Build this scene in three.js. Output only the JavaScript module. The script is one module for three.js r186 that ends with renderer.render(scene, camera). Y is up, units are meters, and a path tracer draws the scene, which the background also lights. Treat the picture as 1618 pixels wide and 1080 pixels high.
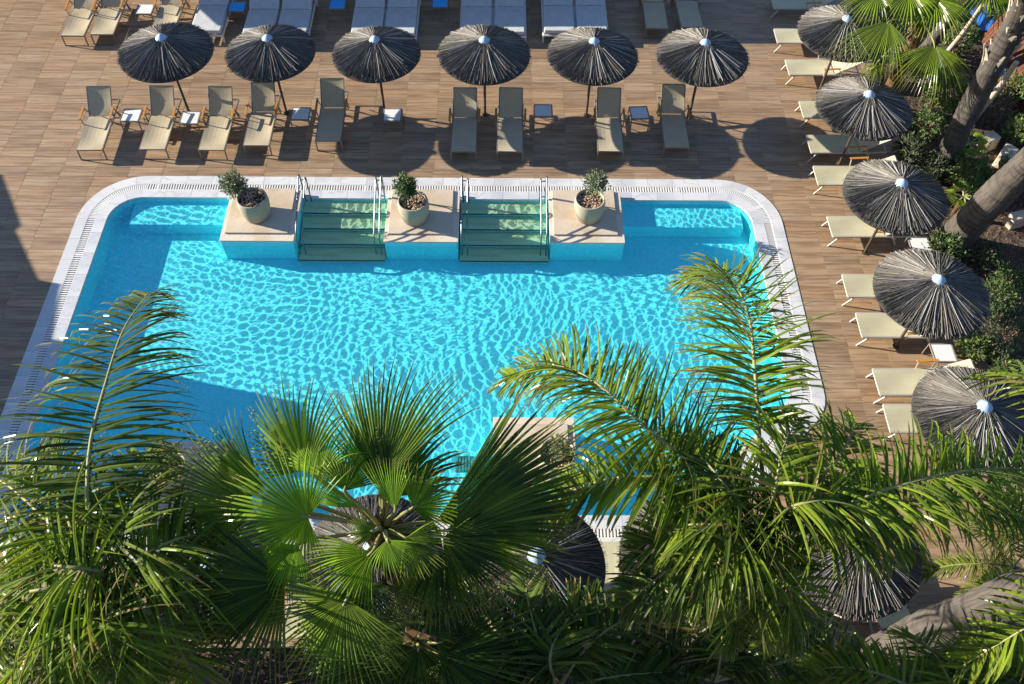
import * as THREE from 'three';
import { mergeGeometries } from 'three/addons/utils/BufferGeometryUtils.js';
import { RoundedBoxGeometry } from 'three/addons/geometries/RoundedBoxGeometry.js';

// ------------------------------------------------------------------ camera, sky, sun, exposure
const scene = new THREE.Scene();
const V = (x, y, z) => new THREE.Vector3(x, y, z);
const EYE = V(0, 15, 0), FOCAL = 1361.16, PW = 1618, PH = 1080;
const camera = new THREE.PerspectiveCamera(2 * Math.atan(PH / 2 / FOCAL) * 180 / Math.PI, 1024 / 684, 0.1, 600);
const camRight = V(0.99991258, 0.01263939, 0.00388259), camUp = V(-0.00399099, 0.56845142, -0.82270715), camFwd = V(0.01260558, -0.82261974, -0.56845217);
camera.position.copy(EYE);
camera.quaternion.setFromRotationMatrix(new THREE.Matrix4().makeBasis(camRight, camUp, camFwd.clone().negate()));
// a place in the courtyard found by sighting: the point at height h on the line of sight through a spot of the view
function at(px, py, h = 0) {
  const d = camFwd.clone().addScaledVector(camRight, (px - PW / 2) / FOCAL).addScaledVector(camUp, -(py - PH / 2) / FOCAL);
  return EYE.clone().addScaledVector(d, (h - EYE.y) / d.y);
}
const SUN_EL = 19.6 * Math.PI / 180, SUN_AZ = 12.5 * Math.PI / 180;
const sunTo = V(Math.cos(SUN_EL) * Math.cos(SUN_AZ), -Math.sin(SUN_EL), Math.cos(SUN_EL) * Math.sin(SUN_AZ));   // the way the light travels
{
  const w = 512, h = 256, data = new Float32Array(w * h * 4), s = sunTo.clone().negate();
  for (let j = 0; j < h; j++) for (let i = 0; i < w; i++) {
    const el = ((j + 0.5) / h - 0.5) * Math.PI, az = ((i + 0.5) / w - 0.5) * 2 * Math.PI, o = (j * w + i) * 4;
    const d = V(Math.cos(az) * Math.cos(el), Math.sin(el), Math.sin(az) * Math.cos(el));
    const up = Math.max(0, d.y), k = Math.pow(1 - up, 3), c = Math.max(0, d.dot(s)), glow = 0.10 * Math.pow(c, 6) + 0.25 * Math.pow(c, 40);
    const z = [0.050, 0.106, 0.228], hz = [0.19, 0.22, 0.27], gl = [1, 0.86, 0.66], gr = [0.05, 0.05, 0.05];
    for (let q = 0; q < 3; q++) data[o + q] = el > 0 ? z[q] + (hz[q] - z[q]) * k + glow * gl[q] : gr[q];
    data[o + 3] = 1;
  }
  const sky = new THREE.DataTexture(data, w, h, THREE.RGBAFormat, THREE.FloatType);
  sky.mapping = THREE.EquirectangularReflectionMapping; sky.magFilter = THREE.LinearFilter; sky.needsUpdate = true;
  scene.background = sky; scene.environment = sky;
}
const sun = new THREE.DirectionalLight(new THREE.Color().setRGB(1, 0.92, 0.79), 5);
sun.position.copy(sunTo).multiplyScalar(-60).add(V(0, 0, -12)); sun.target.position.set(0, 0, -12);
sun.castShadow = true; sun.shadow.mapSize.set(4096, 4096); sun.shadow.radius = 0.6;
Object.assign(sun.shadow.camera, { left: -26, right: 26, top: 26, bottom: -26, near: 1, far: 140 });
scene.add(sun, sun.target);
const renderer = new THREE.WebGLRenderer({ antialias: true });
renderer.toneMapping = THREE.LinearToneMapping; renderer.toneMappingExposure = 2.2; renderer.shadowMap.enabled = true;

// ------------------------------------------------------------------ helpers
let seed = 20240;
const rnd = () => { seed = (seed + 0x6d2b79f5) | 0; let t = Math.imul(seed ^ (seed >>> 15), 1 | seed); t = (t + Math.imul(t ^ (t >>> 7), 61 | t)) ^ t; return ((t ^ (t >>> 14)) >>> 0) / 4294967296; };
const rr = (a, b) => a + (b - a) * rnd();
const UP = V(0, 1, 0), names = {};
const numbered = (n) => { const k = names[n] = (names[n] ?? -1) + 1; return k ? n + '_' + String(k).padStart(3, '0') : n; };
function tag(o, label, category, group, kind) {
  if (label) o.userData.label = label;
  if (category) o.userData.category = category;
  if (group) o.userData.group = group;
  if (kind) o.userData.kind = kind;
  return o;
}
function thing(name, label, category, pos, turn = 0, group) {
  const o = new THREE.Group(); o.name = numbered(name); scene.add(o);
  if (pos) o.position.copy(pos);
  o.rotation.y = turn;
  return tag(o, label, category, group);
}
function setting(name, label) { const o = new THREE.Group(); o.name = numbered(name); scene.add(o); return tag(o, label, null, null, 'structure'); }
function shadows(m) { m.castShadow = m.receiveShadow = true; return m; }
function put(name, geo, mat, parent) { const m = shadows(new THREE.Mesh(geo.build ? geo.build() : geo, mat)); m.name = name; parent.add(m); return m; }
function dup(src, label, pos, turn = 0) {
  const c = src.clone(); c.name = numbered(src.name.replace(/_\d{3}$/, '')); scene.add(c);
  c.position.copy(pos); c.rotation.y = turn; c.userData = { ...src.userData, label };
  return c;
}
// collects triangles, boxes, bars and tubes into one geometry
class MB {
  constructor(colored) { this.p = []; this.n = []; this.u = []; this.c = colored ? [] : null; this.col = [1, 1, 1]; }
  vert(v, n, u = 0, w = 0) { this.p.push(v.x, v.y, v.z); this.n.push(n.x, n.y, n.z); this.u.push(u, w); if (this.c) this.c.push(...this.col); }
  tri(a, b, c) { const n = b.clone().sub(a).cross(c.clone().sub(a)).normalize(); for (const v of [a, b, c]) this.vert(v, n); return this; }
  quad(a, b, c, d, uv) {
    const n = b.clone().sub(a).cross(d.clone().sub(a)).normalize(), U = uv || [[0, 0], [1, 0], [1, 1], [0, 1]];
    for (const k of [0, 1, 2, 0, 2, 3]) this.vert([a, b, c, d][k], n, U[k][0], U[k][1]);
    return this;
  }
  add(geo, m) {
    const g = geo.index ? geo.toNonIndexed() : geo.clone(); if (m) g.applyMatrix4(m);
    const { position: P, normal: N, uv: T } = g.attributes;
    for (let i = 0; i < P.count; i++) {
      this.p.push(P.getX(i), P.getY(i), P.getZ(i)); this.n.push(N.getX(i), N.getY(i), N.getZ(i));
      this.u.push(T ? T.getX(i) : 0, T ? T.getY(i) : 0); if (this.c) this.c.push(...this.col);
    }
    return this;
  }
  box(cx, cy, cz, sx, sy, sz, r = 0.006) { return this.add(new RoundedBoxGeometry(sx, sy, sz, 1, Math.min(r, sx / 2.1, sy / 2.1, sz / 2.1)), new THREE.Matrix4().makeTranslation(cx, cy, cz)); }
  bar(a, b, w, h, upv = UP) {   // a rectangular bar from a to b
    const z = b.clone().sub(a), l = z.length(); z.normalize();
    let x = new THREE.Vector3().crossVectors(upv, z); if (x.lengthSq() < 1e-4) x = V(1, 0, 0); x.normalize();
    const y = new THREE.Vector3().crossVectors(z, x), m = new THREE.Matrix4().makeBasis(x, y, z).setPosition(a.clone().add(b).multiplyScalar(0.5));
    return this.add(new RoundedBoxGeometry(w, h, l, 1, Math.min(w, h) * 0.2), m);
  }
  tube(pts, radius, sides = 6) {   // radius: number or function of 0..1
    const N = pts.length, rings = []; let ref = Math.abs(pts[1].clone().sub(pts[0]).normalize().y) > 0.9 ? V(1, 0, 0) : UP.clone();
    for (let i = 0; i < N; i++) {
      const t = pts[Math.min(i + 1, N - 1)].clone().sub(pts[Math.max(i - 1, 0)]).normalize(), x = new THREE.Vector3().crossVectors(ref, t).normalize(), y = new THREE.Vector3().crossVectors(t, x);
      ref = y.clone(); const r = typeof radius === 'function' ? radius(i / (N - 1)) : radius, ring = [];
      for (let k = 0; k <= sides; k++) { const a = k / sides * 2 * Math.PI, n = x.clone().multiplyScalar(Math.cos(a)).addScaledVector(y, Math.sin(a)); ring.push([pts[i].clone().addScaledVector(n, r), n]); }
      rings.push(ring);
    }
    for (let i = 0; i + 1 < N; i++) for (let k = 0; k < sides; k++) {
      const q = [[i, k], [i, k + 1], [i + 1, k + 1], [i, k], [i + 1, k + 1], [i + 1, k]];
      for (const [a, b] of q) this.vert(rings[a][b][0], rings[a][b][1], b / sides, a / (N - 1) * 3);
    }
    for (const e of [0, N - 1]) { const c = pts[e], n = pts[e].clone().sub(pts[e ? e - 1 : 1]).normalize(); for (let k = 0; k < sides; k++) { const A = rings[e][k][0], B = rings[e][k + 1][0]; for (const v of e ? [c, A, B] : [c, B, A]) this.vert(v, n); } }
    return this;
  }
  build() {
    const g = new THREE.BufferGeometry();
    g.setAttribute('position', new THREE.Float32BufferAttribute(this.p, 3)); g.setAttribute('normal', new THREE.Float32BufferAttribute(this.n, 3)); g.setAttribute('uv', new THREE.Float32BufferAttribute(this.u, 2));
    if (this.c) g.setAttribute('color', new THREE.Float32BufferAttribute(this.c, 3));
    return g;
  }
}
const curve = (pts, n) => new THREE.CatmullRomCurve3(pts, false, 'centripetal').getPoints(n);

// ------------------------------------------------------------------ noise and textures
const hash = (x, y, s) => { let h = Math.imul(x, 374761393) ^ Math.imul(y, 668265263) ^ Math.imul(s, 974711); h = Math.imul(h ^ (h >>> 13), 1274126177); return ((h ^ (h >>> 16)) >>> 0) / 4294967296; };
function vnoise(x, y, px, py, s) {   // value noise that repeats every px, py
  const x0 = Math.floor(x), y0 = Math.floor(y), fx = x - x0, fy = y - y0, sx = fx * fx * (3 - 2 * fx), sy = fy * fy * (3 - 2 * fy), m = (a, b) => ((a % b) + b) % b;
  const a = m(x0, px), b = m(x0 + 1, px), c = m(y0, py), d = m(y0 + 1, py);
  return (hash(a, c, s) * (1 - sx) + hash(b, c, s) * sx) * (1 - sy) + (hash(a, d, s) * (1 - sx) + hash(b, d, s) * sx) * sy;
}
function fbm(u, v, fx, fy, s, oct = 4) { let t = 0, a = 0.5, n = 0; for (let o = 0; o < oct; o++) { t += a * vnoise(u * fx, v * fy, fx, fy, s + o); n += a; a *= 0.5; fx *= 2; fy *= 2; } return t / n; }
function texture(w, h, f, srgb = true) {
  const d = new Uint8Array(w * h * 4);
  for (let j = 0; j < h; j++) for (let i = 0; i < w; i++) { const c = f(i / w, j / h), o = (j * w + i) * 4; for (let k = 0; k < 3; k++) { let x = Math.min(1, Math.max(0, c[k])); if (srgb) x = x <= 0.0031308 ? x * 12.92 : 1.055 * Math.pow(x, 1 / 2.4) - 0.055; d[o + k] = Math.round(x * 255); } d[o + 3] = 255; }
  const t = new THREE.DataTexture(d, w, h, THREE.RGBAFormat); t.wrapS = t.wrapT = THREE.RepeatWrapping; t.magFilter = THREE.LinearFilter; t.minFilter = THREE.LinearMipmapLinearFilter; t.generateMipmaps = true;
  if (srgb) t.colorSpace = THREE.SRGBColorSpace; t.needsUpdate = true; return t;
}
const mix = (a, b, t) => a.map((x, i) => x + (b[i] - x) * t), gray = (x) => [x, x, x], cl = (x) => Math.min(1, Math.max(0, x)), smooth = (x) => { x = cl(x); return x * x * (3 - 2 * x); };
const lin = (r, g, b) => new THREE.Color().setRGB(r, g, b);
const woodTex = texture(1024, 1024, (u, v) => {   // one tile is 2.4 m by 1.8 m, grain along u
  const warp = fbm(u, v, 3, 6, 5) * 0.05, g1 = fbm(u, v + warp, 3, 44, 11, 4), g2 = fbm(u, v + warp, 8, 180, 23, 3), blot = fbm(u, v, 5, 8, 37, 3);
  let c = mix([0.400, 0.282, 0.172], [0.228, 0.147, 0.084], smooth((g1 - 0.26) * 1.7)); c = mix(c, [0.51, 0.385, 0.255], 0.45 * smooth((g2 - 0.52) * 3)); c = mix(c, [0.25, 0.15, 0.085], 0.40 * smooth((blot - 0.48) * 3));
  return c;
});
const woodBump = texture(512, 512, (u, v) => gray(fbm(u, v, 6, 120, 77, 4)), false);
const marbleTex = texture(1024, 1024, (u, v) => {   // 3 m square
  const w = fbm(u, v, 4, 4, 3, 5), vein = Math.abs(fbm(u + w * 0.15, v, 5, 14, 9, 5) - 0.5);
  return mix(mix([0.65, 0.65, 0.66], [0.52, 0.53, 0.555], smooth((w - 0.4) * 3)), [0.40, 0.42, 0.46], 0.55 * smooth(1 - vein * 22));
});
const stoneTex = texture(512, 512, (u, v) => { const a = fbm(u, v, 5, 5, 41, 5), b = fbm(u, v, 60, 60, 43, 3); return mix(mix([0.60, 0.50, 0.385], [0.52, 0.40, 0.27], smooth((a - 0.4) * 3)), [0.40, 0.32, 0.23], 0.6 * smooth((b - 0.58) * 4)); });
const plasterTex = texture(256, 256, (u, v) => { const a = fbm(u, v, 6, 6, 51, 5), b = fbm(u, v, 40, 40, 52, 3); return gray(0.86 + 0.20 * (a - 0.5) + 0.16 * (b - 0.5)); });
const soilTex = texture(1024, 1024, (u, v) => { const a = fbm(u, v, 8, 8, 61, 5), b = fbm(u, v, 90, 90, 63, 3), c = fbm(u, v, 160, 160, 67, 2); let k = mix([0.030, 0.021, 0.014], [0.065, 0.043, 0.028], a); k = mix(k, [0.22, 0.14, 0.08], smooth((b - 0.60) * 5)); return mix(k, [0.30, 0.21, 0.12], smooth((c - 0.70) * 8)); });
const soilBump = texture(512, 512, (u, v) => gray(fbm(u, v, 30, 30, 71, 4)), false);
const barkTex = texture(512, 512, (u, v) => { const ring = fbm(u, v, 3, 26, 81, 3), f = fbm(u, v, 40, 8, 83, 4); return mix(mix([0.215, 0.19, 0.165], [0.13, 0.115, 0.10], smooth((f - 0.35) * 2.4)), [0.06, 0.052, 0.046], 0.62 * smooth((ring - 0.52) * 4)); });
const barkBump = texture(512, 512, (u, v) => gray(0.6 * fbm(u, v, 3, 26, 81, 3) + 0.4 * fbm(u, v, 40, 8, 83, 4)), false);
const fibreTex = texture(512, 512, (u, v) => { const f = fbm(u, v, 60, 6, 91, 4), b = fbm(u, v, 6, 9, 93, 3); return mix(mix([0.22, 0.105, 0.05], [0.06, 0.032, 0.02], smooth((f - 0.35) * 2.5)), [0.33, 0.19, 0.09], 0.7 * smooth((b - 0.55) * 4)); });
const slingTex = texture(256, 256, (u, v) => { const a = (Math.floor(u * 64) + Math.floor(v * 64)) % 2 ? 1 : 0.9; return mix([0.53, 0.47, 0.34], [0.46, 0.40, 0.285], fbm(u, v, 4, 4, 95, 4)).map((x) => x * a); });
const poolTex = texture(1024, 1024, (u, v) => {   // 3.2 m square of 5 cm mosaic
  const n = 64, gx = u * n % 1, gy = v * n % 1, edge = gx < 0.10 || gy < 0.10, k = 0.93 + 0.13 * hash(Math.floor(u * n), Math.floor(v * n), 7), big = hash(Math.floor(u * 8), Math.floor(v * 8), 9) * 0.05;
  return (edge ? [0.25, 0.86, 0.92] : [0.18, 0.84, 0.92]).map((x) => x * (k - big));
});

const M = {};
const std = (name, o) => (M[name] = Object.assign(new THREE.MeshStandardMaterial(o), { name }));
const phys = (name, o) => (M[name] = Object.assign(new THREE.MeshPhysicalMaterial(o), { name }));
const toned = [[0.98, 0.95, 0.94], [0.88, 0.86, 0.87], [1.06, 1.01, 0.97], [0.98, 0.90, 0.84], [1.04, 1.04, 1.06], [0.84, 0.81, 0.80]];
const plankMats = toned.map((c, i) => std('plank_' + i, { color: lin(...c), map: woodTex, bumpMap: woodBump, bumpScale: 0.0012, roughness: 0.5 }));
std('plankRest', { vertexColors: true, map: woodTex, bumpMap: woodBump, bumpScale: 0.0012, roughness: 0.5 });
std('grout', { color: lin(0.34, 0.29, 0.24), roughness: 0.9 });
std('marble', { map: marbleTex, roughness: 0.55 });
std('marbleWarm', { map: marbleTex, color: lin(1.04, 1.03, 1.0), roughness: 0.6 });
std('grate', { color: lin(0.72, 0.71, 0.69), roughness: 0.6 });
std('channel', { color: lin(0.10, 0.105, 0.12), roughness: 0.9 });
std('pool', { map: poolTex, roughness: 0.6 });
std('stone', { map: stoneTex, roughness: 0.75 });
std('stoneEdge', { map: stoneTex, color: lin(1.16, 1.2, 1.25), roughness: 0.75 });
std('tread', { map: stoneTex, color: lin(1.2, 1.22, 0.92), roughness: 0.7 });
std('pot', { map: plasterTex, color: lin(0.46, 0.405, 0.295), roughness: 0.85 });
std('pebble', { vertexColors: true, roughness: 0.8 });
std('darkSoil', { color: lin(0.05, 0.03, 0.02), roughness: 1 });
std('soil', { map: soilTex, bumpMap: soilBump, bumpScale: 0.05, roughness: 1 });
std('steel', { color: lin(0.21, 0.225, 0.25), metalness: 1, roughness: 0.36 });
std('bedFrame', { color: lin(0.23, 0.205, 0.175), metalness: 0.25, roughness: 0.5 });
std('paleFrame', { color: lin(0.55, 0.50, 0.44), metalness: 0.2, roughness: 0.45 });
phys('sling', { map: slingTex, color: lin(1.3, 1.26, 1.2), roughness: 0.95, transmission: 0.22, thickness: 0, specularIntensity: 0.2 });
std('slingPale', { map: slingTex, color: lin(1.14, 1.2, 1.1), roughness: 0.9 });
std('teak', { map: woodTex, color: lin(1.55, 0.98, 0.32), roughness: 0.5 });
std('cushion', { map: plasterTex, color: lin(0.62, 0.63, 0.62), roughness: 0.95 });
std('tableTop', { color: lin(0.80, 0.80, 0.79), roughness: 0.5 });
std('blueTop', { color: lin(0.04, 0.42, 0.92), roughness: 0.5 });
std('whiteFrame', { color: lin(0.70, 0.70, 0.70), roughness: 0.45 });
std('thatch', { vertexColors: true, roughness: 0.95 });
std('thatchBase', { color: lin(0.055, 0.050, 0.045), roughness: 1 });
std('cap', { color: lin(0.40, 0.55, 0.70), roughness: 0.45, metalness: 0.1 });
std('pole', { color: lin(0.075, 0.052, 0.038), roughness: 0.7 });
std('bark', { map: barkTex, color: lin(0.50, 0.475, 0.455), bumpMap: barkBump, bumpScale: 0.022, roughness: 0.95 });
std('fibre', { map: fibreTex, color: lin(0.75, 0.72, 0.7), bumpMap: barkBump, bumpScale: 0.03, roughness: 1 });
std('boot', { color: lin(0.50, 0.42, 0.32), roughness: 0.85 });
std('twig', { color: lin(0.30, 0.19, 0.13), roughness: 0.9 });
std('fence', { map: fibreTex, color: lin(0.62, 0.36, 0.28), roughness: 0.8 });
std('tarp', { color: lin(0.02, 0.12, 0.42), roughness: 0.6 });
std('plaster', { map: plasterTex, color: lin(0.62, 0.57, 0.50), roughness: 0.9 });
std('pane', { color: lin(0.04, 0.05, 0.06), roughness: 0.1 });
phys('leaf', { vertexColors: true, roughness: 0.92, transmission: 0.5, thickness: 0, clearcoat: 0.4, clearcoatRoughness: 0.2, specularIntensity: 0.3, side: THREE.DoubleSide });
phys('small', { vertexColors: true, roughness: 0.9, transmission: 0.25, thickness: 0, clearcoat: 0.2, clearcoatRoughness: 0.4, side: THREE.DoubleSide });
std('rachis', { color: lin(0.27, 0.26, 0.09), roughness: 0.6 });
std('drain', { color: lin(0.10, 0.26, 0.22), roughness: 0.7 });

// ------------------------------------------------------------------ the pool outline
const XL = -9.89, XR = 6.6, ZF = -15.2, ZN = -5.75, BAND = 0.70, WATER_Y = -0.035, FLOOR_Y = -0.5;
const corners = [[XL, ZF, 1.4], [XR, ZF, 1.4], [XR, -8.75, 0.9], [3.6, ZN, 0.9], [XL, ZN, 1.4]];
const outline = (() => {   // points {x, z, nx, nz (inward), s} along the outer edge of the coping
  const out = [], n = corners.length, arcs = [];
  for (let i = 0; i < n; i++) {
    const [px, pz] = corners[(i + n - 1) % n], [x, z, r] = corners[i], [qx, qz] = corners[(i + 1) % n];
    const a = new THREE.Vector2(x - px, z - pz).normalize(), b = new THREE.Vector2(qx - x, qz - z).normalize(), turn = Math.acos(a.dot(b)), t = r * Math.tan(turn / 2);
    const s = new THREE.Vector2(x, z).addScaledVector(a, -t), c = s.clone().add(new THREE.Vector2(-a.y, a.x).multiplyScalar(r)), k = Math.max(4, Math.ceil(turn / 0.10));
    for (let j = 0; j <= k; j++) { const w = turn * j / k, nx = -a.y * Math.cos(w) - a.x * Math.sin(w), nz = a.x * Math.cos(w) - a.y * Math.sin(w); arcs.push({ x: c.x - nx * r, z: c.y - nz * r, nx, nz }); }
  }
  arcs.push({ ...arcs[0] });
  let s = 0;
  arcs.forEach((p, i) => { if (i) s += Math.hypot(p.x - arcs[i - 1].x, p.z - arcs[i - 1].z); p.s = s; out.push(p); });
  return out;
})();
const PERIM = outline[outline.length - 1].s;
function along(s) { s = Math.min(PERIM, Math.max(0, s)); let i = 1; while (i < outline.length - 1 && outline[i].s < s) i++; const a = outline[i - 1], b = outline[i], t = (s - a.s) / Math.max(1e-9, b.s - a.s); const nx = a.nx + (b.nx - a.nx) * t, nz = a.nz + (b.nz - a.nz) * t, l = Math.hypot(nx, nz); return { x: a.x + (b.x - a.x) * t, z: a.z + (b.z - a.z) * t, nx: nx / l, nz: nz / l }; }
const inset = (p, d, y) => V(p.x + p.nx * d, y, p.z + p.nz * d);
const ring = (d) => outline.slice(0, -1).map((p) => new THREE.Vector2(p.x + p.nx * d, p.z + p.nz * d));
function sheet(pts, y, holes = [], uvScale = 1) {   // a level sheet with holes, uv in metres
  const sh = new THREE.Shape(pts.map((p) => new THREE.Vector2(p.x, -p.y)));
  for (const h of holes) sh.holes.push(new THREE.Path(h.map((p) => new THREE.Vector2(p.x, -p.y))));
  const g = new THREE.ShapeGeometry(sh); g.rotateX(-Math.PI / 2); g.translate(0, y, 0);
  const u = g.attributes.uv, P = g.attributes.position; for (let i = 0; i < u.count; i++) u.setXY(i, P.getX(i) * uvScale, -P.getZ(i) * uvScale);
  return g;
}
const rect = (x0, x1, z0, z1) => [new THREE.Vector2(x0, z0), new THREE.Vector2(x1, z0), new THREE.Vector2(x1, z1), new THREE.Vector2(x0, z1)];

// ------------------------------------------------------------------ ground and deck
const DX0 = -15.6, DX1 = 10.2, DZ0 = -23.1, DZ1 = -4.05;
{
  const ground = put('ground', sheet(rect(-250, 250, -250, 250), -0.07, [ring(0.4)], 0.3), M.soil, scene);
  tag(ground, 'dark planted earth with leaf litter around the tiled pool terrace', null, null, 'structure');
  const deck = setting('deck', 'brown wood-look plank terrace around the swimming pool');
  put('deck_bed', sheet(rect(DX0, DX1, DZ0, DZ1), -0.006, [ring(0.4)]), M.grout, deck);
  const PL = 0.82, PD = 0.33, gap = 0.004, thick = 0.02, TU = 1 / 2.4, TV = 1 / 1.8;
  const inside = (z) => { let lo = Infinity, hi = -Infinity; const r = ring(0.2); for (let i = 0; i < r.length; i++) { const a = r[i], b = r[(i + 1) % r.length]; if ((a.y - z) * (b.y - z) <= 0 && a.y !== b.y) { const x = a.x + (b.x - a.x) * (z - a.y) / (b.y - a.y); lo = Math.min(lo, x); hi = Math.max(hi, x); } } return lo < hi ? [lo, hi] : null; };
  const geo = (x0, x1, z0, z1, ou, ov) => {
    const g = new RoundedBoxGeometry(x1 - x0, thick, z1 - z0, 1, 0.003); const P = g.attributes.position, u = g.attributes.uv;
    for (let i = 0; i < P.count; i++) u.setXY(i, (P.getX(i) + ou) * TU, (P.getZ(i) + ov) * TV);
    return g;
  };
  const variants = Array.from({ length: 10 }, () => geo(0, PL - gap, 0, PD - gap, rr(0, 9), rr(0, 9)));
  const list = [];
  for (let row = 0, z = DZ0; z < DZ1 - 0.05; z += PD, row++) {
    const z1 = Math.min(DZ1, z + PD), a = inside(z), b = inside(z1), hole = a && b ? [Math.max(a[0], b[0]), Math.min(a[1], b[1])] : null;
    for (let x = DX0 - 0.02 * (row % 2); x < DX1; x += PL) {
      const X0 = Math.max(DX0, x), X1 = Math.min(DX1, x + PL);
      for (const [p, q] of hole ? [[X0, Math.min(X1, hole[0])], [Math.max(X0, hole[1]), X1]] : [[X0, X1]]) if (q - p > 0.06) list.push({ x0: p, x1: q, z0: z, z1, full: q - p > PL - 1e-6 && z1 - z > PD - 1e-6 });
    }
  }
  const seen = (p) => { const q = V((p.x0 + p.x1) / 2, 0, (p.z0 + p.z1) / 2).sub(EYE), d = q.dot(camFwd), sx = q.dot(camRight) / d * FOCAL + PW / 2, sy = PH / 2 - q.dot(camUp) / d * FOCAL; return p.full && sx > 10 && sx < PW - 10 && sy > 10 && sy < 760 ? d : Infinity; };
  for (const p of list) p.d = seen(p);
  const near = new Set([...list].sort((a, b) => a.d - b.d).slice(0, 300).filter((p) => p.d < 1e6)), rest = new MB(true);
  for (const p of list) {
    const cx = (p.x0 + p.x1) / 2, cz = (p.z0 + p.z1) / 2, y = -thick / 2 + rr(-0.0012, 0.0012);
    if (near.has(p)) { const m = put('plank', variants[Math.floor(rnd() * 10)], plankMats[Math.floor(rnd() * 6)], deck); m.position.set(cx, y, cz); } else { const t = toned[Math.floor(rnd() * 6)]; rest.col = t; rest.add(geo(p.x0, p.x1 - gap, p.z0, p.z1 - gap, rr(0, 9), rr(0, 9)), new THREE.Matrix4().makeTranslation(cx, y, cz)); }
  }
  tag(put('planks', rest, M.plankRest, deck), null, null, null, 'stuff');
}
// ------------------------------------------------------------------ coping of marble slabs with the overflow grate, and the basin
{
  const coping = setting('coping', 'white marble pool edging with a slatted overflow grate');
  const lap = (s0, s1, d0, d1, y0, y1) => {   // a slab between two distances along the edge and two insets
    const mb = new MB(), n = Math.max(1, Math.ceil((s1 - s0) / 0.16)), uv = (p) => [p.x / 3, p.z / 3 + s0 * 0.37];
    for (let i = 0; i < n; i++) {
      const a = along(s0 + (s1 - s0) * i / n), b = along(s0 + (s1 - s0) * (i + 1) / n), A = inset(a, d0, y1), B = inset(b, d0, y1), C = inset(b, d1, y1), D = inset(a, d1, y1), lo = (v) => V(v.x, y0, v.z);
      mb.quad(A, D, C, B, [uv(A), uv(D), uv(C), uv(B)]); mb.quad(A, B, lo(B), lo(A)); mb.quad(C, D, lo(D), lo(C));
      if (!i) mb.quad(D, A, lo(A), lo(D)); if (i === n - 1) mb.quad(B, C, lo(C), lo(B));
    }
    return mb;
  };
  const n = Math.round(PERIM / 0.62), w = PERIM / n;
  for (let i = 0; i < n; i++) {
    put('marble_slab', lap(i * w, (i + 1) * w - 0.005, 0, 0.26, -0.06, 0.014 + rr(-0.001, 0.001)), M.marbleWarm, coping);
    put('marble_slab', lap(i * w + 0.2, Math.min(PERIM, (i + 1) * w + 0.195), 0.45, BAND, -0.06, 0.012 + rr(-0.001, 0.001)), M.marble, coping);
  }
  put('marble_slab', lap(0, 0.195, 0.45, BAND, -0.06, 0.012), M.marble, coping);
  put('grate_channel', lap(0, PERIM, 0.262, 0.448, -0.3, -0.03), M.channel, coping);
  const slats = new MB(), pitch = 0.062;
  for (let s = 0; s < PERIM - pitch * 0.6; s += pitch) { const wide = Math.floor(s / pitch) % 40 === 39; const p = along(s + pitch / 2), a = inset(p, 0.268, 0), b = inset(p, 0.442, 0); slats.bar(a, b, wide ? 0.058 : 0.034, 0.02); }
  for (const d of [0.264, 0.446]) for (let s = 0; s < PERIM; s += 0.3) slats.bar(inset(along(s), d, 0.002), inset(along(Math.min(PERIM, s + 0.3)), d, 0.002), 0.012, 0.02);
  tag(put('grate_slats', slats, M.grate, coping), null, null, null, 'stuff');

  const basin = setting('pool_basin', 'turquoise mosaic basin of the swimming pool');
  put('pool_floor', sheet(ring(BAND), FLOOR_Y, [], 1 / 3.2), M.pool, basin);
  const wall = new MB();
  for (let i = 0; i + 1 < outline.length; i++) { const a = outline[i], b = outline[i + 1], A = inset(a, BAND + 0.002, -0.058), B = inset(b, BAND + 0.002, -0.058), s = [a.s / 3.2, b.s / 3.2], h = 0.45 / 3.2; wall.quad(B, A, V(A.x, FLOOR_Y, A.z), V(B.x, FLOOR_Y, B.z), [[s[1], h], [s[0], h], [s[0], 0], [s[1], 0]]); }
  put('pool_wall', wall, M.pool, basin);
  const ledge = (x0, x1, z0, z1, top) => { const mb = new MB(); mb.box((x0 + x1) / 2, (top + FLOOR_Y) / 2 + 0.001, (z0 + z1) / 2, x1 - x0, top - FLOOR_Y, z1 - z0, 0.015); const g = mb.build(), P = g.attributes.position, U = g.attributes.uv; for (let i = 0; i < U.count; i++) U.setXY(i, P.getX(i) / 3.2, (P.getZ(i) + P.getY(i)) / 3.2); return put('pool_bench', g, M.pool, basin); };
  ledge(-8.75, -6.44, ZF + BAND - 0.05, -13.78, -0.16); ledge(2.86, 5.72, ZF + BAND - 0.05, -13.78, -0.16); ledge(-5.0, -0.3, -7.3, ZN - BAND + 0.05, -0.16);
  for (const [x, z] of [[-3.05, -7.62], [-0.72, -7.75]]) { const d = new MB(); for (let k = 0; k < 6; k++) d.box(x - 0.15 + k * 0.06, FLOOR_Y + 0.012, z, 0.04, 0.02, 0.34, 0.004); d.box(x, FLOOR_Y + 0.005, z, 0.36, 0.008, 0.36, 0.003); put('floor_drain', d, M.drain, basin); }
}
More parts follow.
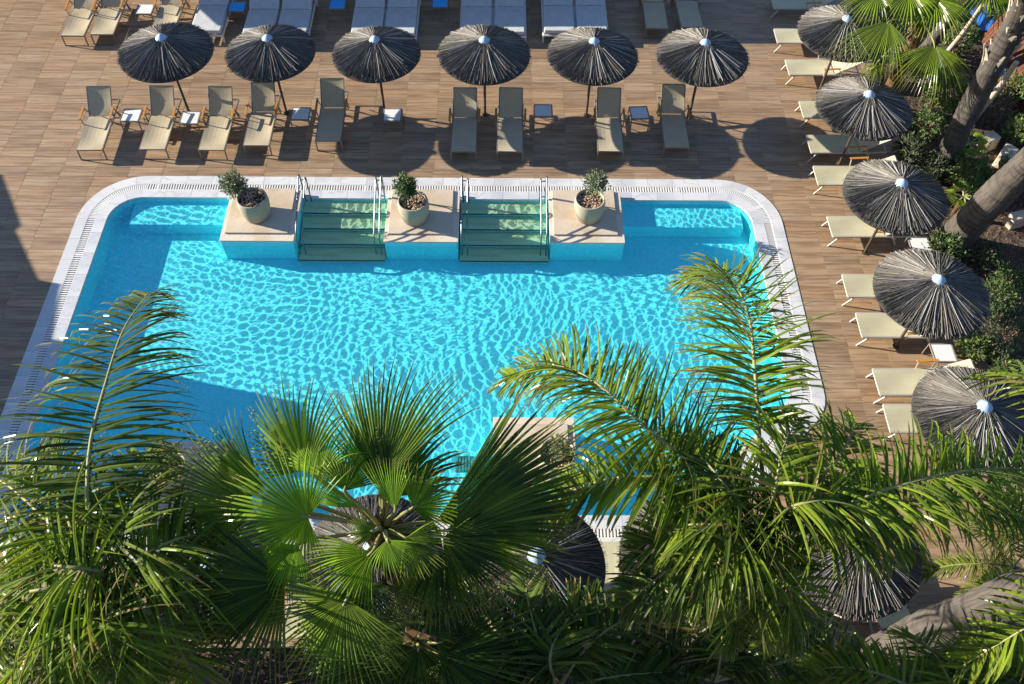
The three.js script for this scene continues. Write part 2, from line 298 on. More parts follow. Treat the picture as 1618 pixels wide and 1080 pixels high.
// ------------------------------------------------------------------ water: waves, and the caustic light net they focus painted into the normal map
{
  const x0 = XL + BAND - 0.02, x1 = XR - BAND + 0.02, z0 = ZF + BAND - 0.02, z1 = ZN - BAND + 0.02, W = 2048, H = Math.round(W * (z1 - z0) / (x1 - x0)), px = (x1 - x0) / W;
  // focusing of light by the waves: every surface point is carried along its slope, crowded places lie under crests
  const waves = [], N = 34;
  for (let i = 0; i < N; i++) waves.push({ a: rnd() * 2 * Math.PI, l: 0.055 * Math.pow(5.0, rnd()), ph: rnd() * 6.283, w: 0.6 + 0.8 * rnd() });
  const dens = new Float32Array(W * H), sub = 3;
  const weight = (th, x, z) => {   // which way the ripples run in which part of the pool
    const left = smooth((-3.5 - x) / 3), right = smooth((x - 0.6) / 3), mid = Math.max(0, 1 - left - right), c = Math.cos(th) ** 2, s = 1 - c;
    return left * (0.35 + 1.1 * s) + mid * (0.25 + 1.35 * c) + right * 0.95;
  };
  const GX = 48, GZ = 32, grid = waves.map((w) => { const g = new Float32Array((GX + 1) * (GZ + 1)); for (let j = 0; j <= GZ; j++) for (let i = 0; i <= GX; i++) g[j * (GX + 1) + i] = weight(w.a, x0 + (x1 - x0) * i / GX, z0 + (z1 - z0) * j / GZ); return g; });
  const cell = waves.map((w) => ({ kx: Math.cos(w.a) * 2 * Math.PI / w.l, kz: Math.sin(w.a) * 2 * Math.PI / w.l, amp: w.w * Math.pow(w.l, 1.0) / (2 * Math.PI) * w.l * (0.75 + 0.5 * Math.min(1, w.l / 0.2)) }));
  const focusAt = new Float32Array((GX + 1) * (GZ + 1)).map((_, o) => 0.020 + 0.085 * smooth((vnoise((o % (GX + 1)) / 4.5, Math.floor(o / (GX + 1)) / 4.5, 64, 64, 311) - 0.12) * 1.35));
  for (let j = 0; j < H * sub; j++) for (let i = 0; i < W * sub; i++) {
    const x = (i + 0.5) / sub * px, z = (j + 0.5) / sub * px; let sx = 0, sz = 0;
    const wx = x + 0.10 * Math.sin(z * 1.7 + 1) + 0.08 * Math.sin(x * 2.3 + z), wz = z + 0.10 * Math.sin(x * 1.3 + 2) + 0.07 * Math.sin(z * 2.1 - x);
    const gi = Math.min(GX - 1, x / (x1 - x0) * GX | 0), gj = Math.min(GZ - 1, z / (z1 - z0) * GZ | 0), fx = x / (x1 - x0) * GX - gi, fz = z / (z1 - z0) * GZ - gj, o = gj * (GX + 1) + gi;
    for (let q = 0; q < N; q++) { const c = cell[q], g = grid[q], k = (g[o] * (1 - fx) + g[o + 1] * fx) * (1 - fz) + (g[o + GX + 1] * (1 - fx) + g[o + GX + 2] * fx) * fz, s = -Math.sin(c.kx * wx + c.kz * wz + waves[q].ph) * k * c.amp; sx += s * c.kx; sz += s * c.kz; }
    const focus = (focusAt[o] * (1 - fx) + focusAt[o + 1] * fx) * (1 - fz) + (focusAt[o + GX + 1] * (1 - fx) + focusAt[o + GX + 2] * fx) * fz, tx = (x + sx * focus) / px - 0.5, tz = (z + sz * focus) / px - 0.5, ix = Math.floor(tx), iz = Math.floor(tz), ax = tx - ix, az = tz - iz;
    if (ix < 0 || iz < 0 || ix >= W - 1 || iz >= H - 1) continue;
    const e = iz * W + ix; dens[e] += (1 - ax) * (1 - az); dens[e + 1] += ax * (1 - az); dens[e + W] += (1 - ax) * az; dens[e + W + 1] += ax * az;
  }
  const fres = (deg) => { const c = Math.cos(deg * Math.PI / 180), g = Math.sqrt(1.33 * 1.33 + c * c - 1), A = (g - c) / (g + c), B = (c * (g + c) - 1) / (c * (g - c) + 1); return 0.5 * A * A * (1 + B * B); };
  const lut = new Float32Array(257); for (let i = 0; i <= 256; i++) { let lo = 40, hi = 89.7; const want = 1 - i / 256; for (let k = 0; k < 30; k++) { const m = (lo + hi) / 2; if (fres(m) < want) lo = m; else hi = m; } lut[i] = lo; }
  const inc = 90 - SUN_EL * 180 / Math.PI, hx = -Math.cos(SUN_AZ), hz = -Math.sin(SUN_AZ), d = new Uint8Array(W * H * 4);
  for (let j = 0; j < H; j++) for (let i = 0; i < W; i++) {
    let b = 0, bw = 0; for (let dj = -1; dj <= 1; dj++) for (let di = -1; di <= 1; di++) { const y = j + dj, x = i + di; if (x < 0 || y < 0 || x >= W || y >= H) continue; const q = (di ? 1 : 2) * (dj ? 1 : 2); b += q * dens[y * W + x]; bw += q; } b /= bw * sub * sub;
    const T = 0.23 + 0.73 * smooth((Math.pow(b, 0.6) - 0.58) / 0.66), phi = (inc - lut[Math.round(T * 256)]) * Math.PI / 180;  // tilt set per texel so sunlight passes in the caustic net pattern
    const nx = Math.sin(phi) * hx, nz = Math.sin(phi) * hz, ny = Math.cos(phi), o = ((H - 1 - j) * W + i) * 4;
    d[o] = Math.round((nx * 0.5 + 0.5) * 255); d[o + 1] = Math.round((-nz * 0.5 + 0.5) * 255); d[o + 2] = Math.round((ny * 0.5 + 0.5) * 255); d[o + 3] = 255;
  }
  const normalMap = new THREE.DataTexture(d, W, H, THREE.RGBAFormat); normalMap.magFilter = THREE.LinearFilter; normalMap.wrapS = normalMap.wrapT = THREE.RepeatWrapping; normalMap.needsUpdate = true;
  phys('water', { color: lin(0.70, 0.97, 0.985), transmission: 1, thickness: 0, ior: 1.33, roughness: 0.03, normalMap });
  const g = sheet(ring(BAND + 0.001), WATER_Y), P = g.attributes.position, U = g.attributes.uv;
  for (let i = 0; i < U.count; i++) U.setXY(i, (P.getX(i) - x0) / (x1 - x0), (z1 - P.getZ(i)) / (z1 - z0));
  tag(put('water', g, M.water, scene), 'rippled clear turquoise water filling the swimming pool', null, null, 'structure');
}
// ------------------------------------------------------------------ plinths, pots with small trees, steps, handrails
function leafBall(mb, c, rx, ry, rz, n, size, cols, hollow = 0.35) {
  for (let i = 0; i < n; i++) {
    let d; do d = V(rr(-1, 1), rr(-1, 1), rr(-1, 1)); while (d.lengthSq() > 1 || d.lengthSq() < hollow * hollow * 0.3);
    const lump = 0.78 + 0.30 * Math.sin(d.x * 5.1 + c.x * 3) * Math.cos(d.z * 4.3 + c.z) + 0.12 * Math.sin(d.y * 7 + c.x * 9), p = V(c.x + d.x * rx * lump, c.y + d.y * ry * lump, c.z + d.z * rz * lump);
    const a = V(rr(-1, 1), rr(-0.6, 1), rr(-1, 1)).add(d).normalize(), b = V(rr(-1, 1), rr(-1, 1), rr(-1, 1)).cross(a).normalize(), L = size * rr(0.7, 1.3), w = L * rr(0.28, 0.42), mid = p.clone().addScaledVector(a, L * 0.5), end = p.clone().addScaledVector(a, L);
    const k = rr(0.65, 1.25), col = cols[Math.floor(rnd() * cols.length)]; mb.col = col.map((x) => x * k);
    mb.tri(p, mid.clone().addScaledVector(b, w * 0.5), end); mb.tri(p, end, mid.clone().addScaledVector(b, -w * 0.5));
  }
}
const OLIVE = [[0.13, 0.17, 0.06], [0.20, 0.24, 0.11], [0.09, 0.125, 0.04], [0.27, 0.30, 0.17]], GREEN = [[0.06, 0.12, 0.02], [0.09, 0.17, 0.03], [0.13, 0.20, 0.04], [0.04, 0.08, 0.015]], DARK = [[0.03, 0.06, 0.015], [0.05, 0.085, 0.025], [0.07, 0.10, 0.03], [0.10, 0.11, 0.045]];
const PT = 0.15;   // height of the plinths
const spots = ['left', 'middle', 'right'], plinthX = [[-6.40, -4.72], [-2.68, -0.99], [1.11, 2.82]], potX = [-5.65, -2.01, 2.01];
plinthX.forEach(([a, b], i) => {
  const w = b - a, z0 = -14.64, z1 = -13.02;
  const t = thing('stone_plinth', ['beige stone plinth at the far pool edge beneath the leftmost potted tree', 'beige stone plinth between the two flights of pool steps', 'beige stone plinth on the right of the right pool steps'][i], 'plinth', V((a + b) / 2, 0, (z0 + z1) / 2), 0, 'stone plinths on the far pool edge');
  const body = new MB(); body.box(0, (FLOOR_Y + PT - 0.04) / 2, 0.015, w - 0.03, PT - 0.045 - FLOOR_Y, z1 - z0 - 0.05, 0.01);
  const bg = body.build(), bp = bg.attributes.position, bu = bg.attributes.uv; for (let k = 0; k < bu.count; k++) bu.setXY(k, bp.getX(k) / 3.2, (bp.getY(k) + bp.getZ(k)) / 3.2);
  put('submerged_base', bg, M.pool, t);
  const rim = new MB(); rim.box(0, PT - 0.02, 0, w, 0.04, z1 - z0, 0.008); put('edge_slab', rim, M.stoneEdge, t);
  const top = new MB(); top.box(-0.035, PT + 0.022, -0.10, w - 0.24, 0.04, z1 - z0 - 0.22, 0.008); put('top_slab', top, M.stone, t);
});
function potTree(label, pos, lean, crownOff, cr, cols, n) {
  const t = thing('potted_tree', label, 'potted tree', pos, rr(0, 6));
  const prof = [[0.001, 0], [0.25, 0], [0.275, 0.02], [0.325, 0.25], [0.335, 0.40], [0.315, 0.52], [0.31, 0.535], [0.285, 0.535], [0.28, 0.50], [0.28, 0.44], [0.001, 0.43]].map(([x, y]) => new THREE.Vector2(x, y));
  t.rotation.y = 0; t.scale.setScalar(1.07);
  const pg = new THREE.LatheGeometry(prof, 40); put('pot', pg, M.pot, t);
  put('earth', new THREE.CircleGeometry(0.28, 24).rotateX(-Math.PI / 2).translate(0, 0.455, 0), M.darkSoil, t);
  const pb = new MB(true), ico = new THREE.IcosahedronGeometry(1, 1);
  for (let i = 0; i < 190; i++) { const a = rr(0, 6.283), r = 0.26 * Math.sqrt(rnd()), s = rr(0.013, 0.026), k = rr(0.6, 1.2); pb.col = (rnd() < 0.25 ? [0.16, 0.08, 0.05] : [0.52, 0.38, 0.25]).map((x) => x * k); pb.add(ico, new THREE.Matrix4().compose(V(r * Math.cos(a), 0.462 + rr(0, 0.012), r * Math.sin(a)), new THREE.Quaternion().setFromEuler(new THREE.Euler(rr(0, 3), rr(0, 3), 0)), V(s, s * 0.7, s * 1.2))); }
  tag(put('pebbles', pb, M.pebble, t), null, null, null, 'stuff');
  const c = V(crownOff[0], crownOff[1], crownOff[2]), tr = new MB(); tr.tube(curve([V(0.02, 0.44, 0), V(lean * 0.3, 0.62, -0.02), c.clone().multiplyScalar(0.55).add(V(0, 0.25, 0)), c], 10), (k) => 0.018 - 0.008 * k, 6);
  for (let i = 0; i < 9; i++) tr.tube([c.clone().add(V(0, -0.1 + 0.02 * i, 0)), c.clone().add(V(rr(-1, 1) * cr * 0.8, rr(-0.3, 0.9) * cr, rr(-1, 1) * cr * 0.8))], 0.006, 4);
  put('trunk', tr, M.twig, t);
  const lv = new MB(true); leafBall(lv, c, cr, cr * 1.0, cr, n, 0.075, cols, 0.6); tag(put('crown', lv, M.small, t), null, null, null, 'stuff');
  return t;
}
potTree('round bushy olive tree leaning left out of a beige pot, on the left plinth', V(-5.65, PT + 0.042, -13.78), -0.05, [-0.33, 0.80, -0.12], 0.29, OLIVE, 1500);
potTree('dense bright green ball tree in a beige pot on the middle plinth', V(-2.01, PT + 0.042, -13.72), -0.03, [-0.12, 0.86, -0.10], 0.25, GREEN, 1600);
potTree('thin pale olive tree in a beige pot on the right plinth', V(2.01, PT + 0.042, -13.80), 0.04, [0.10, 0.98, -0.05], 0.29, OLIVE, 950);
for (const [i, a, b] of [[0, -4.72, -2.68], [1, -0.99, 1.11]]) {
  const t = thing('pool_steps', ['left flight of stone steps going down into the pool', 'right flight of stone steps going down into the pool'][i], 'steps', V((a + b) / 2, 0, -14.5), 0, 'pool steps between the plinths');
  for (let k = 0; k < 4; k++) {
    const y = -0.095 - k * 0.10, z0 = 0.0 + k * 0.40, tr = new MB(), ri = new MB(), no = new MB();
    tr.box(0, y - 0.02, z0 + 0.19, b - a - 0.04, 0.04, 0.42, 0.006); ri.box(0, (y - 0.04 + FLOOR_Y) / 2, z0 + 0.185, b - a - 0.05, Math.max(0.02, y - 0.042 - FLOOR_Y), 0.36, 0.004); no.box(0, y - 0.005, z0 + 0.39, b - a - 0.04, 0.034, 0.022, 0.004);
    put('tread', tr, M.tread, t); put('riser', ri, M.pool, t); put('nosing', no, M.channel, t);
  }
}
for (const [i, x] of [-4.64, -2.76, -0.91, 1.03].entries()) {
  const t = thing('handrail', ['leftmost steel handrail, beside the plinth with the leaning olive tree', 'steel handrail on the right side of the left pool steps', 'steel handrail on the left side of the right pool steps', 'rightmost steel handrail, beside the plinth with the thin olive tree'][i], 'handrail', V(x, 0, -14.42), 0, 'steel handrails of the pool steps');
  const s = i % 2 ? -1 : 1;
  const rail = (dx, top, low) => curve([V(dx, 0.0, 0.02), V(dx, top * 0.6, 0.02), V(dx, top - 0.06, 0.03), V(dx, top, 0.10), V(dx, top - 0.07, 0.25), V(dx, low + 0.10, 1.22), V(dx, low, 1.36), V(dx, low - 0.12, 1.41), V(dx, -0.28, 1.42)], 40);
  const r1 = new MB(), r2 = new MB(), c = new MB(); r1.tube(rail(0, 0.92, 0.30), 0.018, 8); r2.tube(rail(s * 0.13, 0.84, 0.24), 0.016, 8);
  for (const [y, z] of [[0.72, 0.03], [0.2, 0.02]]) c.tube([V(0, y, z), V(s * 0.13, y, z)], 0.014, 6);
  put('rail', r1, M.steel, t); put('rail', r2, M.steel, t); put('cross_bar', c, M.steel, t);
}
// near plinths, half hidden by the palms
for (const [i, a, b, z0, z1] of [[0, -6.72, -5.1, -7.9, -6.2], [1, -0.15, 1.45, -8.45, -6.9]]) {
  const t = thing('stone_plinth', ['grey stone plinth at the near pool edge, behind the large fan palm on the left', 'beige stone plinth at the near pool edge, under the right palm fronds'][i], 'plinth', V((a + b) / 2, 0, (z0 + z1) / 2));
  const m = new MB(); m.box(0, (FLOOR_Y + 0.12) / 2, 0, b - a - 0.04, 0.12 - FLOOR_Y, z1 - z0 - 0.04, 0.01); put('base', m, M.pool, t);
  const k = new MB(); k.box(0, 0.14, 0, b - a, 0.04, z1 - z0, 0.008); put('edge_slab', k, M.stoneEdge, t);
  const u = new MB(); u.box(0, 0.18, 0.03, b - a - 0.28, 0.04, z1 - z0 - 0.26, 0.008); put('top_slab', u, M.stone, t);
}
potTree('potted plant on the beige near plinth, mostly hidden by the right palm fronds', V(1.05, 0.202, -7.35), 0.02, [0.02, 0.72, 0.0], 0.22, OLIVE, 500);
potTree('shaded bushy tree in a pot on the grey near plinth, left of the fan palm', V(-6.05, 0.202, -7.05), -0.02, [0.02, 0.86, 0.0], 0.34, OLIVE, 1300);

// ------------------------------------------------------------------ umbrellas
function makeUmbrella() {
  const t = thing('thatched_umbrella', '', 'umbrella', V(0, 0, 0));
  const R = 1.10, top = 2.27, rim = 1.87, yAt = (r) => top - (top - rim) * Math.pow(r / R, 0.92);
  const p = new MB(); p.tube([V(0, 0, 0), V(0, 1.1, 0), V(0, top - 0.02, 0)], 0.032, 10); p.tube([V(0, 0, 0), V(0, 0.03, 0)], 0.07, 12); put('pole', p, M.pole, t);
  const fr = new MB(); for (let i = 0; i < 8; i++) { const a = i * Math.PI / 4, e = V(Math.cos(a) * 1.0, rim - 0.01, Math.sin(a) * 1.0); fr.bar(V(0, top - 0.09, 0), e, 0.025, 0.025); } put('frame', fr, M.pole, t);
  const base = new THREE.LatheGeometry([[R * 0.985, rim - 0.055], [R * 0.99, rim - 0.01], [0.75, yAt(0.75) - 0.02], [0.4, yAt(0.4) - 0.02], [0.02, top - 0.02], [0.02, top - 0.07], [0.5, yAt(0.5) - 0.09], [R * 0.985, rim - 0.055]].map(([x, y]) => new THREE.Vector2(x, y)), 48); put('underlayer', base, M.thatchBase, t);
  const th = new MB(true);
  const strand = (a, r0, r1, lift, w, h, col) => {
    th.col = col; const n = 2, c = Math.cos(a), s = Math.sin(a), side = V(-s, 0, c), wob = rr(-0.03, 0.03), row = [];
    for (let k = 0; k <= n; k++) { const f = k / n, r = r0 + (r1 - r0) * f, aa = wob * Math.sin(f * 3) * 0.6, ce = V(c * r - s * aa, yAt(Math.min(r, R * 1.03)) + lift + rr(-0.006, 0.006) - (r > R ? (r - R) * 0.5 : 0), s * r + c * aa), ww = w * (k === n ? 0.45 : 1); row.push([ce.clone().addScaledVector(side, -ww), ce.clone().add(V(0, h, 0)), ce.clone().addScaledVector(side, ww)]); }
    for (let k = 0; k < n; k++) { const [A, B, C] = row[k], [D, E, F] = row[k + 1]; th.quad(A, B, E, D); th.quad(B, C, F, E); }
  };
  const shade = () => { const k = rnd(); return k < 0.20 ? gray(rr(0.06, 0.10)).map((x, i) => x * [1.07, 1, 0.91][i]) : k < 0.91 ? gray(rr(0.11, 0.20)).map((x, i) => x * [1.09, 1, 0.87][i]) : gray(rr(0.22, 0.33)).map((x, i) => x * [1.10, 1, 0.83][i]); };
  for (const [n, r0, r1, lift] of [[360, 0.84, 1.09, 0.0], [400, 0.66, 0.98, 0.008], [380, 0.48, 0.84, 0.014], [320, 0.32, 0.66, 0.018], [230, 0.18, 0.46, 0.022], [130, 0.10, 0.30, 0.026], [130, 0.3, 1.06, 0.026]]) for (let i = 0; i < n; i++) { const o = rr(-0.09, 0.09) * (r0 > 0.8 ? 0.4 : 1); strand((i + rr(-0.6, 0.6)) / n * 2 * Math.PI, Math.max(0.06, r0 + o), Math.min(1.13, r1 + o + rr(-0.06, 0.05)), lift + rr(-0.006, 0.012), rr(0.004, 0.008), rr(0.007, 0.016), shade()); }
  for (let i = 0; i < 26; i++) { const a = rr(0, 6.283); strand(a, rr(0.2, 0.5), rr(0.8, 1.1), 0.05, 0.006, 0.009, gray(rr(0.28, 0.4))); }
  tag(put('thatch', th, M.thatch, t), null, null, null, 'stuff');
  put('cap', new THREE.LatheGeometry([[0.165, top - 0.075], [0.162, top - 0.05], [0.085, top + 0.03], [0.04, top + 0.065], [0.001, top + 0.075]].map(([x, y]) => new THREE.Vector2(x, y)), 28), M.cap, t);
  return t;
}
const umbs = [makeUmbrella(), makeUmbrella(), makeUmbrella()], umbUsed = [false, false, false]; let umbNext = 0;
const rowLabels = ['leftmost thatched umbrella of the far row, above the beds without shade at the left', 'second thatched umbrella from the left in the far row', 'third thatched umbrella from the left in the far row, behind the small white table', 'fourth thatched umbrella from the left in the far row, over two sunbeds close together', 'fifth thatched umbrella from the left in the far row', 'rightmost thatched umbrella of the far row, over the last single sunbed'];
const colLabels = ['thatched umbrella at the top of the right column, beside the bright fan palm', 'second thatched umbrella from the top in the right column', 'third thatched umbrella from the top in the right column, beside the massive trunk', 'fourth thatched umbrella from the top in the right column, above the bright green bush', 'nearest thatched umbrella of the right column, large at the right edge'];
const nearLabels = ['straw umbrella at the left of the near row, pale between the fan leaves', 'pale straw umbrella just behind the crown of the central fan palm', 'near umbrella with a round white cap, between the fan palm and the right palm', 'near straw umbrella mostly hidden under the hanging right palm fronds', 'dark near umbrella under right palm fronds, beside a white table'];
function umbrella(label, x, z, group, turn) {
  const k = umbNext++ % 3, src = umbs[k]; let o = src;
  if (umbUsed[k]) o = dup(src, label, V(x, 0, z), turn); else { umbUsed[k] = true; o.position.set(x, 0, z); o.rotation.y = turn; tag(o, label, 'umbrella'); }
  o.userData.group = group; o.scale.set(rr(0.97, 1.03), rr(0.985, 1.015), rr(0.97, 1.03)); o.rotation.z = rr(-0.012, 0.012); o.rotation.x = rr(-0.012, 0.012);
}
[-8.05, -5.55, -3.02, -0.44, 2.18, 4.85].forEach((x, i) => umbrella(rowLabels[i], x, -17.5, 'thatched umbrellas in the far row', rr(0, 6)));
[[8.40, -18.42], [8.33, -15.68], [8.32, -12.89], [8.37, -10.29], [8.31, -7.48]].forEach(([x, z], i) => umbrella(colLabels[i], x, z, 'thatched umbrellas along the right side', rr(0, 6)));
[[-4.46, -4.72], [-2.0, -4.95], [0.56, -4.81], [3.0, -4.95], [5.62, -5.05]].forEach(([x, z], i) => umbrella(nearLabels[i], x, z, 'straw umbrellas in the near row', rr(0, 6)));

// ------------------------------------------------------------------ sunbeds
function makeBed(name, frameMat, slingMat, arms, ang, skid) {   // origin under the middle of the foot end, foot towards +z
  const t = thing(name, '', 'sunbed', V(0, 0, 0));
  const h = 0.31, hw = 0.31, hinge = -1.20, L = 0.74, ca = Math.cos(ang), sa = Math.sin(ang), head = V(0, h + L * sa, hinge - L * ca);
  const f = new MB();
  for (const s of [-1, 1]) { f.bar(V(s * hw, h, 0), V(s * hw, h, -1.86), 0.032, 0.04); }
  f.bar(V(-hw, h, 0), V(hw, h, 0), 0.03, 0.036); f.bar(V(-hw, h, -1.86), V(hw, h, -1.86), 0.03, 0.036); f.bar(V(-hw, h - 0.01, hinge), V(hw, h - 0.01, hinge), 0.025, 0.03);
  put('frame', f, frameMat, t);
  for (const s of [-1, 1]) {
    const l = new MB(), k = new MB();
    l.bar(V(s * hw, h, skid ? -0.16 : -0.01), V(s * (hw + (skid ? 0.0 : 0)), 0, skid ? 0.02 : 0.01), 0.03, 0.03);
    k.bar(V(s * hw, h, -1.42), V(s * hw, 0, -1.52), 0.03, 0.03);
    put('leg', l, frameMat, t); put('leg', k, frameMat, t);
  }
  for (const z of skid ? [-1.52] : [0.01, -1.52]) { const st = new MB(); st.bar(V(-hw, 0.012, z), V(hw, 0.012, z), 0.024, 0.024); put('floor_bar', st, frameMat, t); }
  const grid = (pts, hx, sag) => {   // a sling of cloth with a slight sag and some thickness
    const mb = new MB(), nx = 6, n = pts.length;
    const P = (i, k, o) => { const u = k / nx * 2 - 1; return V(pts[i].x + u * hx, pts[i].y - sag * (1 - u * u) * Math.sin(Math.PI * i / (n - 1)) + o, pts[i].z); };
    for (const o of [0, -0.008]) for (let i = 0; i + 1 < n; i++) for (let k = 0; k < nx; k++) { const uv = [[k / nx, i / n * 2], [(k + 1) / nx, i / n * 2], [(k + 1) / nx, (i + 1) / n * 2], [k / nx, (i + 1) / n * 2]]; if (o) mb.quad(P(i + 1, k, o), P(i + 1, k + 1, o), P(i, k + 1, o), P(i, k, o), uv); else mb.quad(P(i, k, o), P(i, k + 1, o), P(i + 1, k + 1, o), P(i + 1, k, o), uv); }
    return mb;
  };
  const line = (a, b, n) => Array.from({ length: n + 1 }, (_, i) => a.clone().lerp(b, i / n));
  put('seat', grid(line(V(0, h + 0.022, 0.012), V(0, h + 0.022, hinge + 0.015), 12), hw - 0.012, 0.035), slingMat, t);
  const b = put('backrest', grid(line(V(0, h + 0.03, hinge - 0.015), head.clone().add(V(0, 0.012, 0)), 10), hw - 0.03, 0.03), slingMat, t);
  const bf = new MB(); for (const s of [-1, 1]) bf.bar(V(s * (hw - 0.02), h + 0.02, hinge), V(s * (hw - 0.02), head.y, head.z), 0.026, 0.03); bf.bar(V(-hw + 0.02, head.y, head.z), V(hw - 0.02, head.y, head.z), 0.026, 0.026); bf.bar(V(0, h + L * sa * 0.55, hinge - L * ca * 0.55), V(0, h, -1.72), 0.02, 0.02); put('back_frame', bf, frameMat, b);
  if (arms) for (const s of [-1, 1]) {
    const a = new MB(), c = new MB(), c2 = new MB(); a.bar(V(s * (hw + 0.055), 0.535, hinge + 0.36), V(s * (hw + 0.055), 0.56, hinge - 0.08), 0.055, 0.022); put('armrest', a, M.teak, t);
    c.bar(V(s * (hw + 0.035), h - 0.01, hinge + 0.30), V(s * (hw + 0.05), 0.525, hinge + 0.32), 0.024, 0.024); c2.bar(V(s * (hw + 0.035), 0.05, hinge - 0.33), V(s * (hw + 0.05), 0.55, hinge - 0.04), 0.024, 0.024); c.bar(V(s * (hw - 0.01), h, hinge + 0.3), V(s * (hw + 0.04), h, hinge + 0.3), 0.024, 0.024); put('arm_support', c, frameMat, t); put('arm_support', c2, frameMat, t);
  }
  return t;
}
const bedA = makeBed('sunbed', M.bedFrame, M.sling, true, 0.80, false);
let firstA = true;
function bed(label, x, z, turn, group) { if (firstA) { firstA = false; bedA.position.set(x, 0, z); bedA.rotation.y = turn; tag(bedA, label, 'sunbed', group); } else { const c = dup(bedA, label, V(x, 0, z), turn); c.userData.group = group; } }
const g1 = 'sling sunbeds in the front row facing the pool';
[[-10.0, -15.76, 0.02, 'leftmost sunbed of the row facing the pool, in full sun'], [-8.49, -15.8, 0.0, 'second sunbed from the left facing the pool, between two white tables'], [-7.06, -15.79, 0.0, 'third sunbed from the left facing the pool, right of the second white table'], [-6.0, -15.96, 0.0, 'fourth sunbed from the left facing the pool, left of the half shaded table'], [-4.27, -16.13, 0.0, 'fifth sunbed from the left, its seat in umbrella shade'], [-0.94, -15.8, 0.0, 'left one of two close sunbeds under the fourth umbrella, seat fully shaded'], [0.2, -15.81, 0.0, 'right one of two close sunbeds under the fourth umbrella, seat partly sunlit'], [2.67, -15.84, 0.0, 'sunbed between two blue-shaded tables, below the fifth umbrella'], [4.31, -15.99, 0.0, 'rightmost sunbed of the row facing the pool, in umbrella shade']].forEach(([x, z, a, l]) => bed(l, x, z, a + rr(-0.015, 0.015), g1));
const g2 = 'sling sunbeds at the back against the top edge';
[[-11.67, -20.2, 'sunlit sling sunbed at the top left corner, leftmost of the back row'], [-10.9, -20.27, 'second sling sunbed of the back row, left of the white table'], [-9.3, -20.4, 'third sling sunbed of the back row, behind the leftmost umbrella'], [4.29, -20.75, 'shaded sling sunbed at the back behind the rightmost far umbrella, left one'], [5.28, -20.82, 'shaded sling sunbed at the back behind the rightmost far umbrella, right one']].forEach(([x, z, l]) => bed(l, x, z, rr(-0.03, 0.03), g2));
const bedB = makeBed('sunbed', M.paleFrame, M.slingPale, true, 0.55, true);
const g3 = 'pale sunbeds along the right side with heads under the umbrellas';
const rb = [[7.72, -22.02, 'shaded sunbed at the very top of the right side'], [7.55, -20.46, 'sunbed second from the top of the right side, behind the top right umbrella'], [7.62, -19.1, 'sunbed just below the top right umbrella, its teak armrest showing'], [7.67, -17.42, 'upper one of two sunbeds under the second right umbrella'], [7.6, -16.14, 'lower one of two sunbeds under the second right umbrella'], [7.55, -15.05, 'sunbed above the third right umbrella, its head hidden by the thatch'], [7.54, -13.4, 'sunbed below the third right umbrella, level with the shadow on the coping'], [7.5, -11.68, 'upper one of two sunbeds under the fourth right umbrella'], [7.56, -10.62, 'lower one of two sunbeds under the fourth right umbrella, above a white table'], [7.58, -9.2, 'sunbed just below the white side table on the right'], [7.58, -8.36, 'nearest sunbed of the right side, half under the nearest right umbrella']];
rb.forEach(([x, z, l], i) => { if (!i) { bedB.position.set(x, 0, z); bedB.rotation.y = -Math.PI / 2; tag(bedB, l, 'sunbed', g3); } else dup(bedB, l, V(x, 0, z), -Math.PI / 2 + rr(-0.02, 0.02)); });
// near beds, between the near umbrellas
const g4 = 'pale sunbeds of the near row glimpsed between palm leaves';
[[-3.3, -3.9, 'pale sunbed end seen below the left straw umbrella'], [-0.7, -3.8, 'pale sunbed end right of the central palm trunk'], [1.9, -3.85, 'pale sunbed right of the white-capped near umbrella'], [4.6, -3.9, 'pale sunbed left of the dark near umbrella'], [6.6, -4.05, 'pale sunbed right of the dark near umbrella, beside a white table']].forEach(([x, z, l]) => { const c = dup(bedB, l, V(x, 0, z - 1.95), Math.PI); c.userData.group = g4; });
// cushioned loungers at the back
function makeLounger() {
  const t = thing('cushioned_lounger', '', 'sunbed', V(0, 0, 0)), hw = 0.44, f = new MB();
  for (const s of [-1, 1]) { f.bar(V(s * hw, 0.24, 0), V(s * hw, 0.24, -2.0), 0.05, 0.05); for (const z of [-0.04, -1.9]) f.bar(V(s * hw, 0.24, z), V(s * hw, 0, z + 0.03), 0.045, 0.045); }
  f.bar(V(-hw, 0.24, 0), V(hw, 0.24, 0), 0.05, 0.05); f.bar(V(-hw, 0.24, -2), V(hw, 0.24, -2), 0.05, 0.05); put('frame', f, M.whiteFrame, t);
  const c1 = new MB(), c2 = new MB(); c1.box(0, 0.33, -0.60, 0.84, 0.12, 1.16, 0.035); put('seat_cushion', c1, M.cushion, t);
  c2.add(new RoundedBoxGeometry(0.84, 0.11, 0.82, 2, 0.035), new THREE.Matrix4().makeRotationX(0.42).setPosition(0, 0.50, -1.58)); put('back_cushion', c2, M.cushion, t);
  return t;
}
const lou = makeLounger(), g5 = 'white cushioned loungers in pairs at the back';
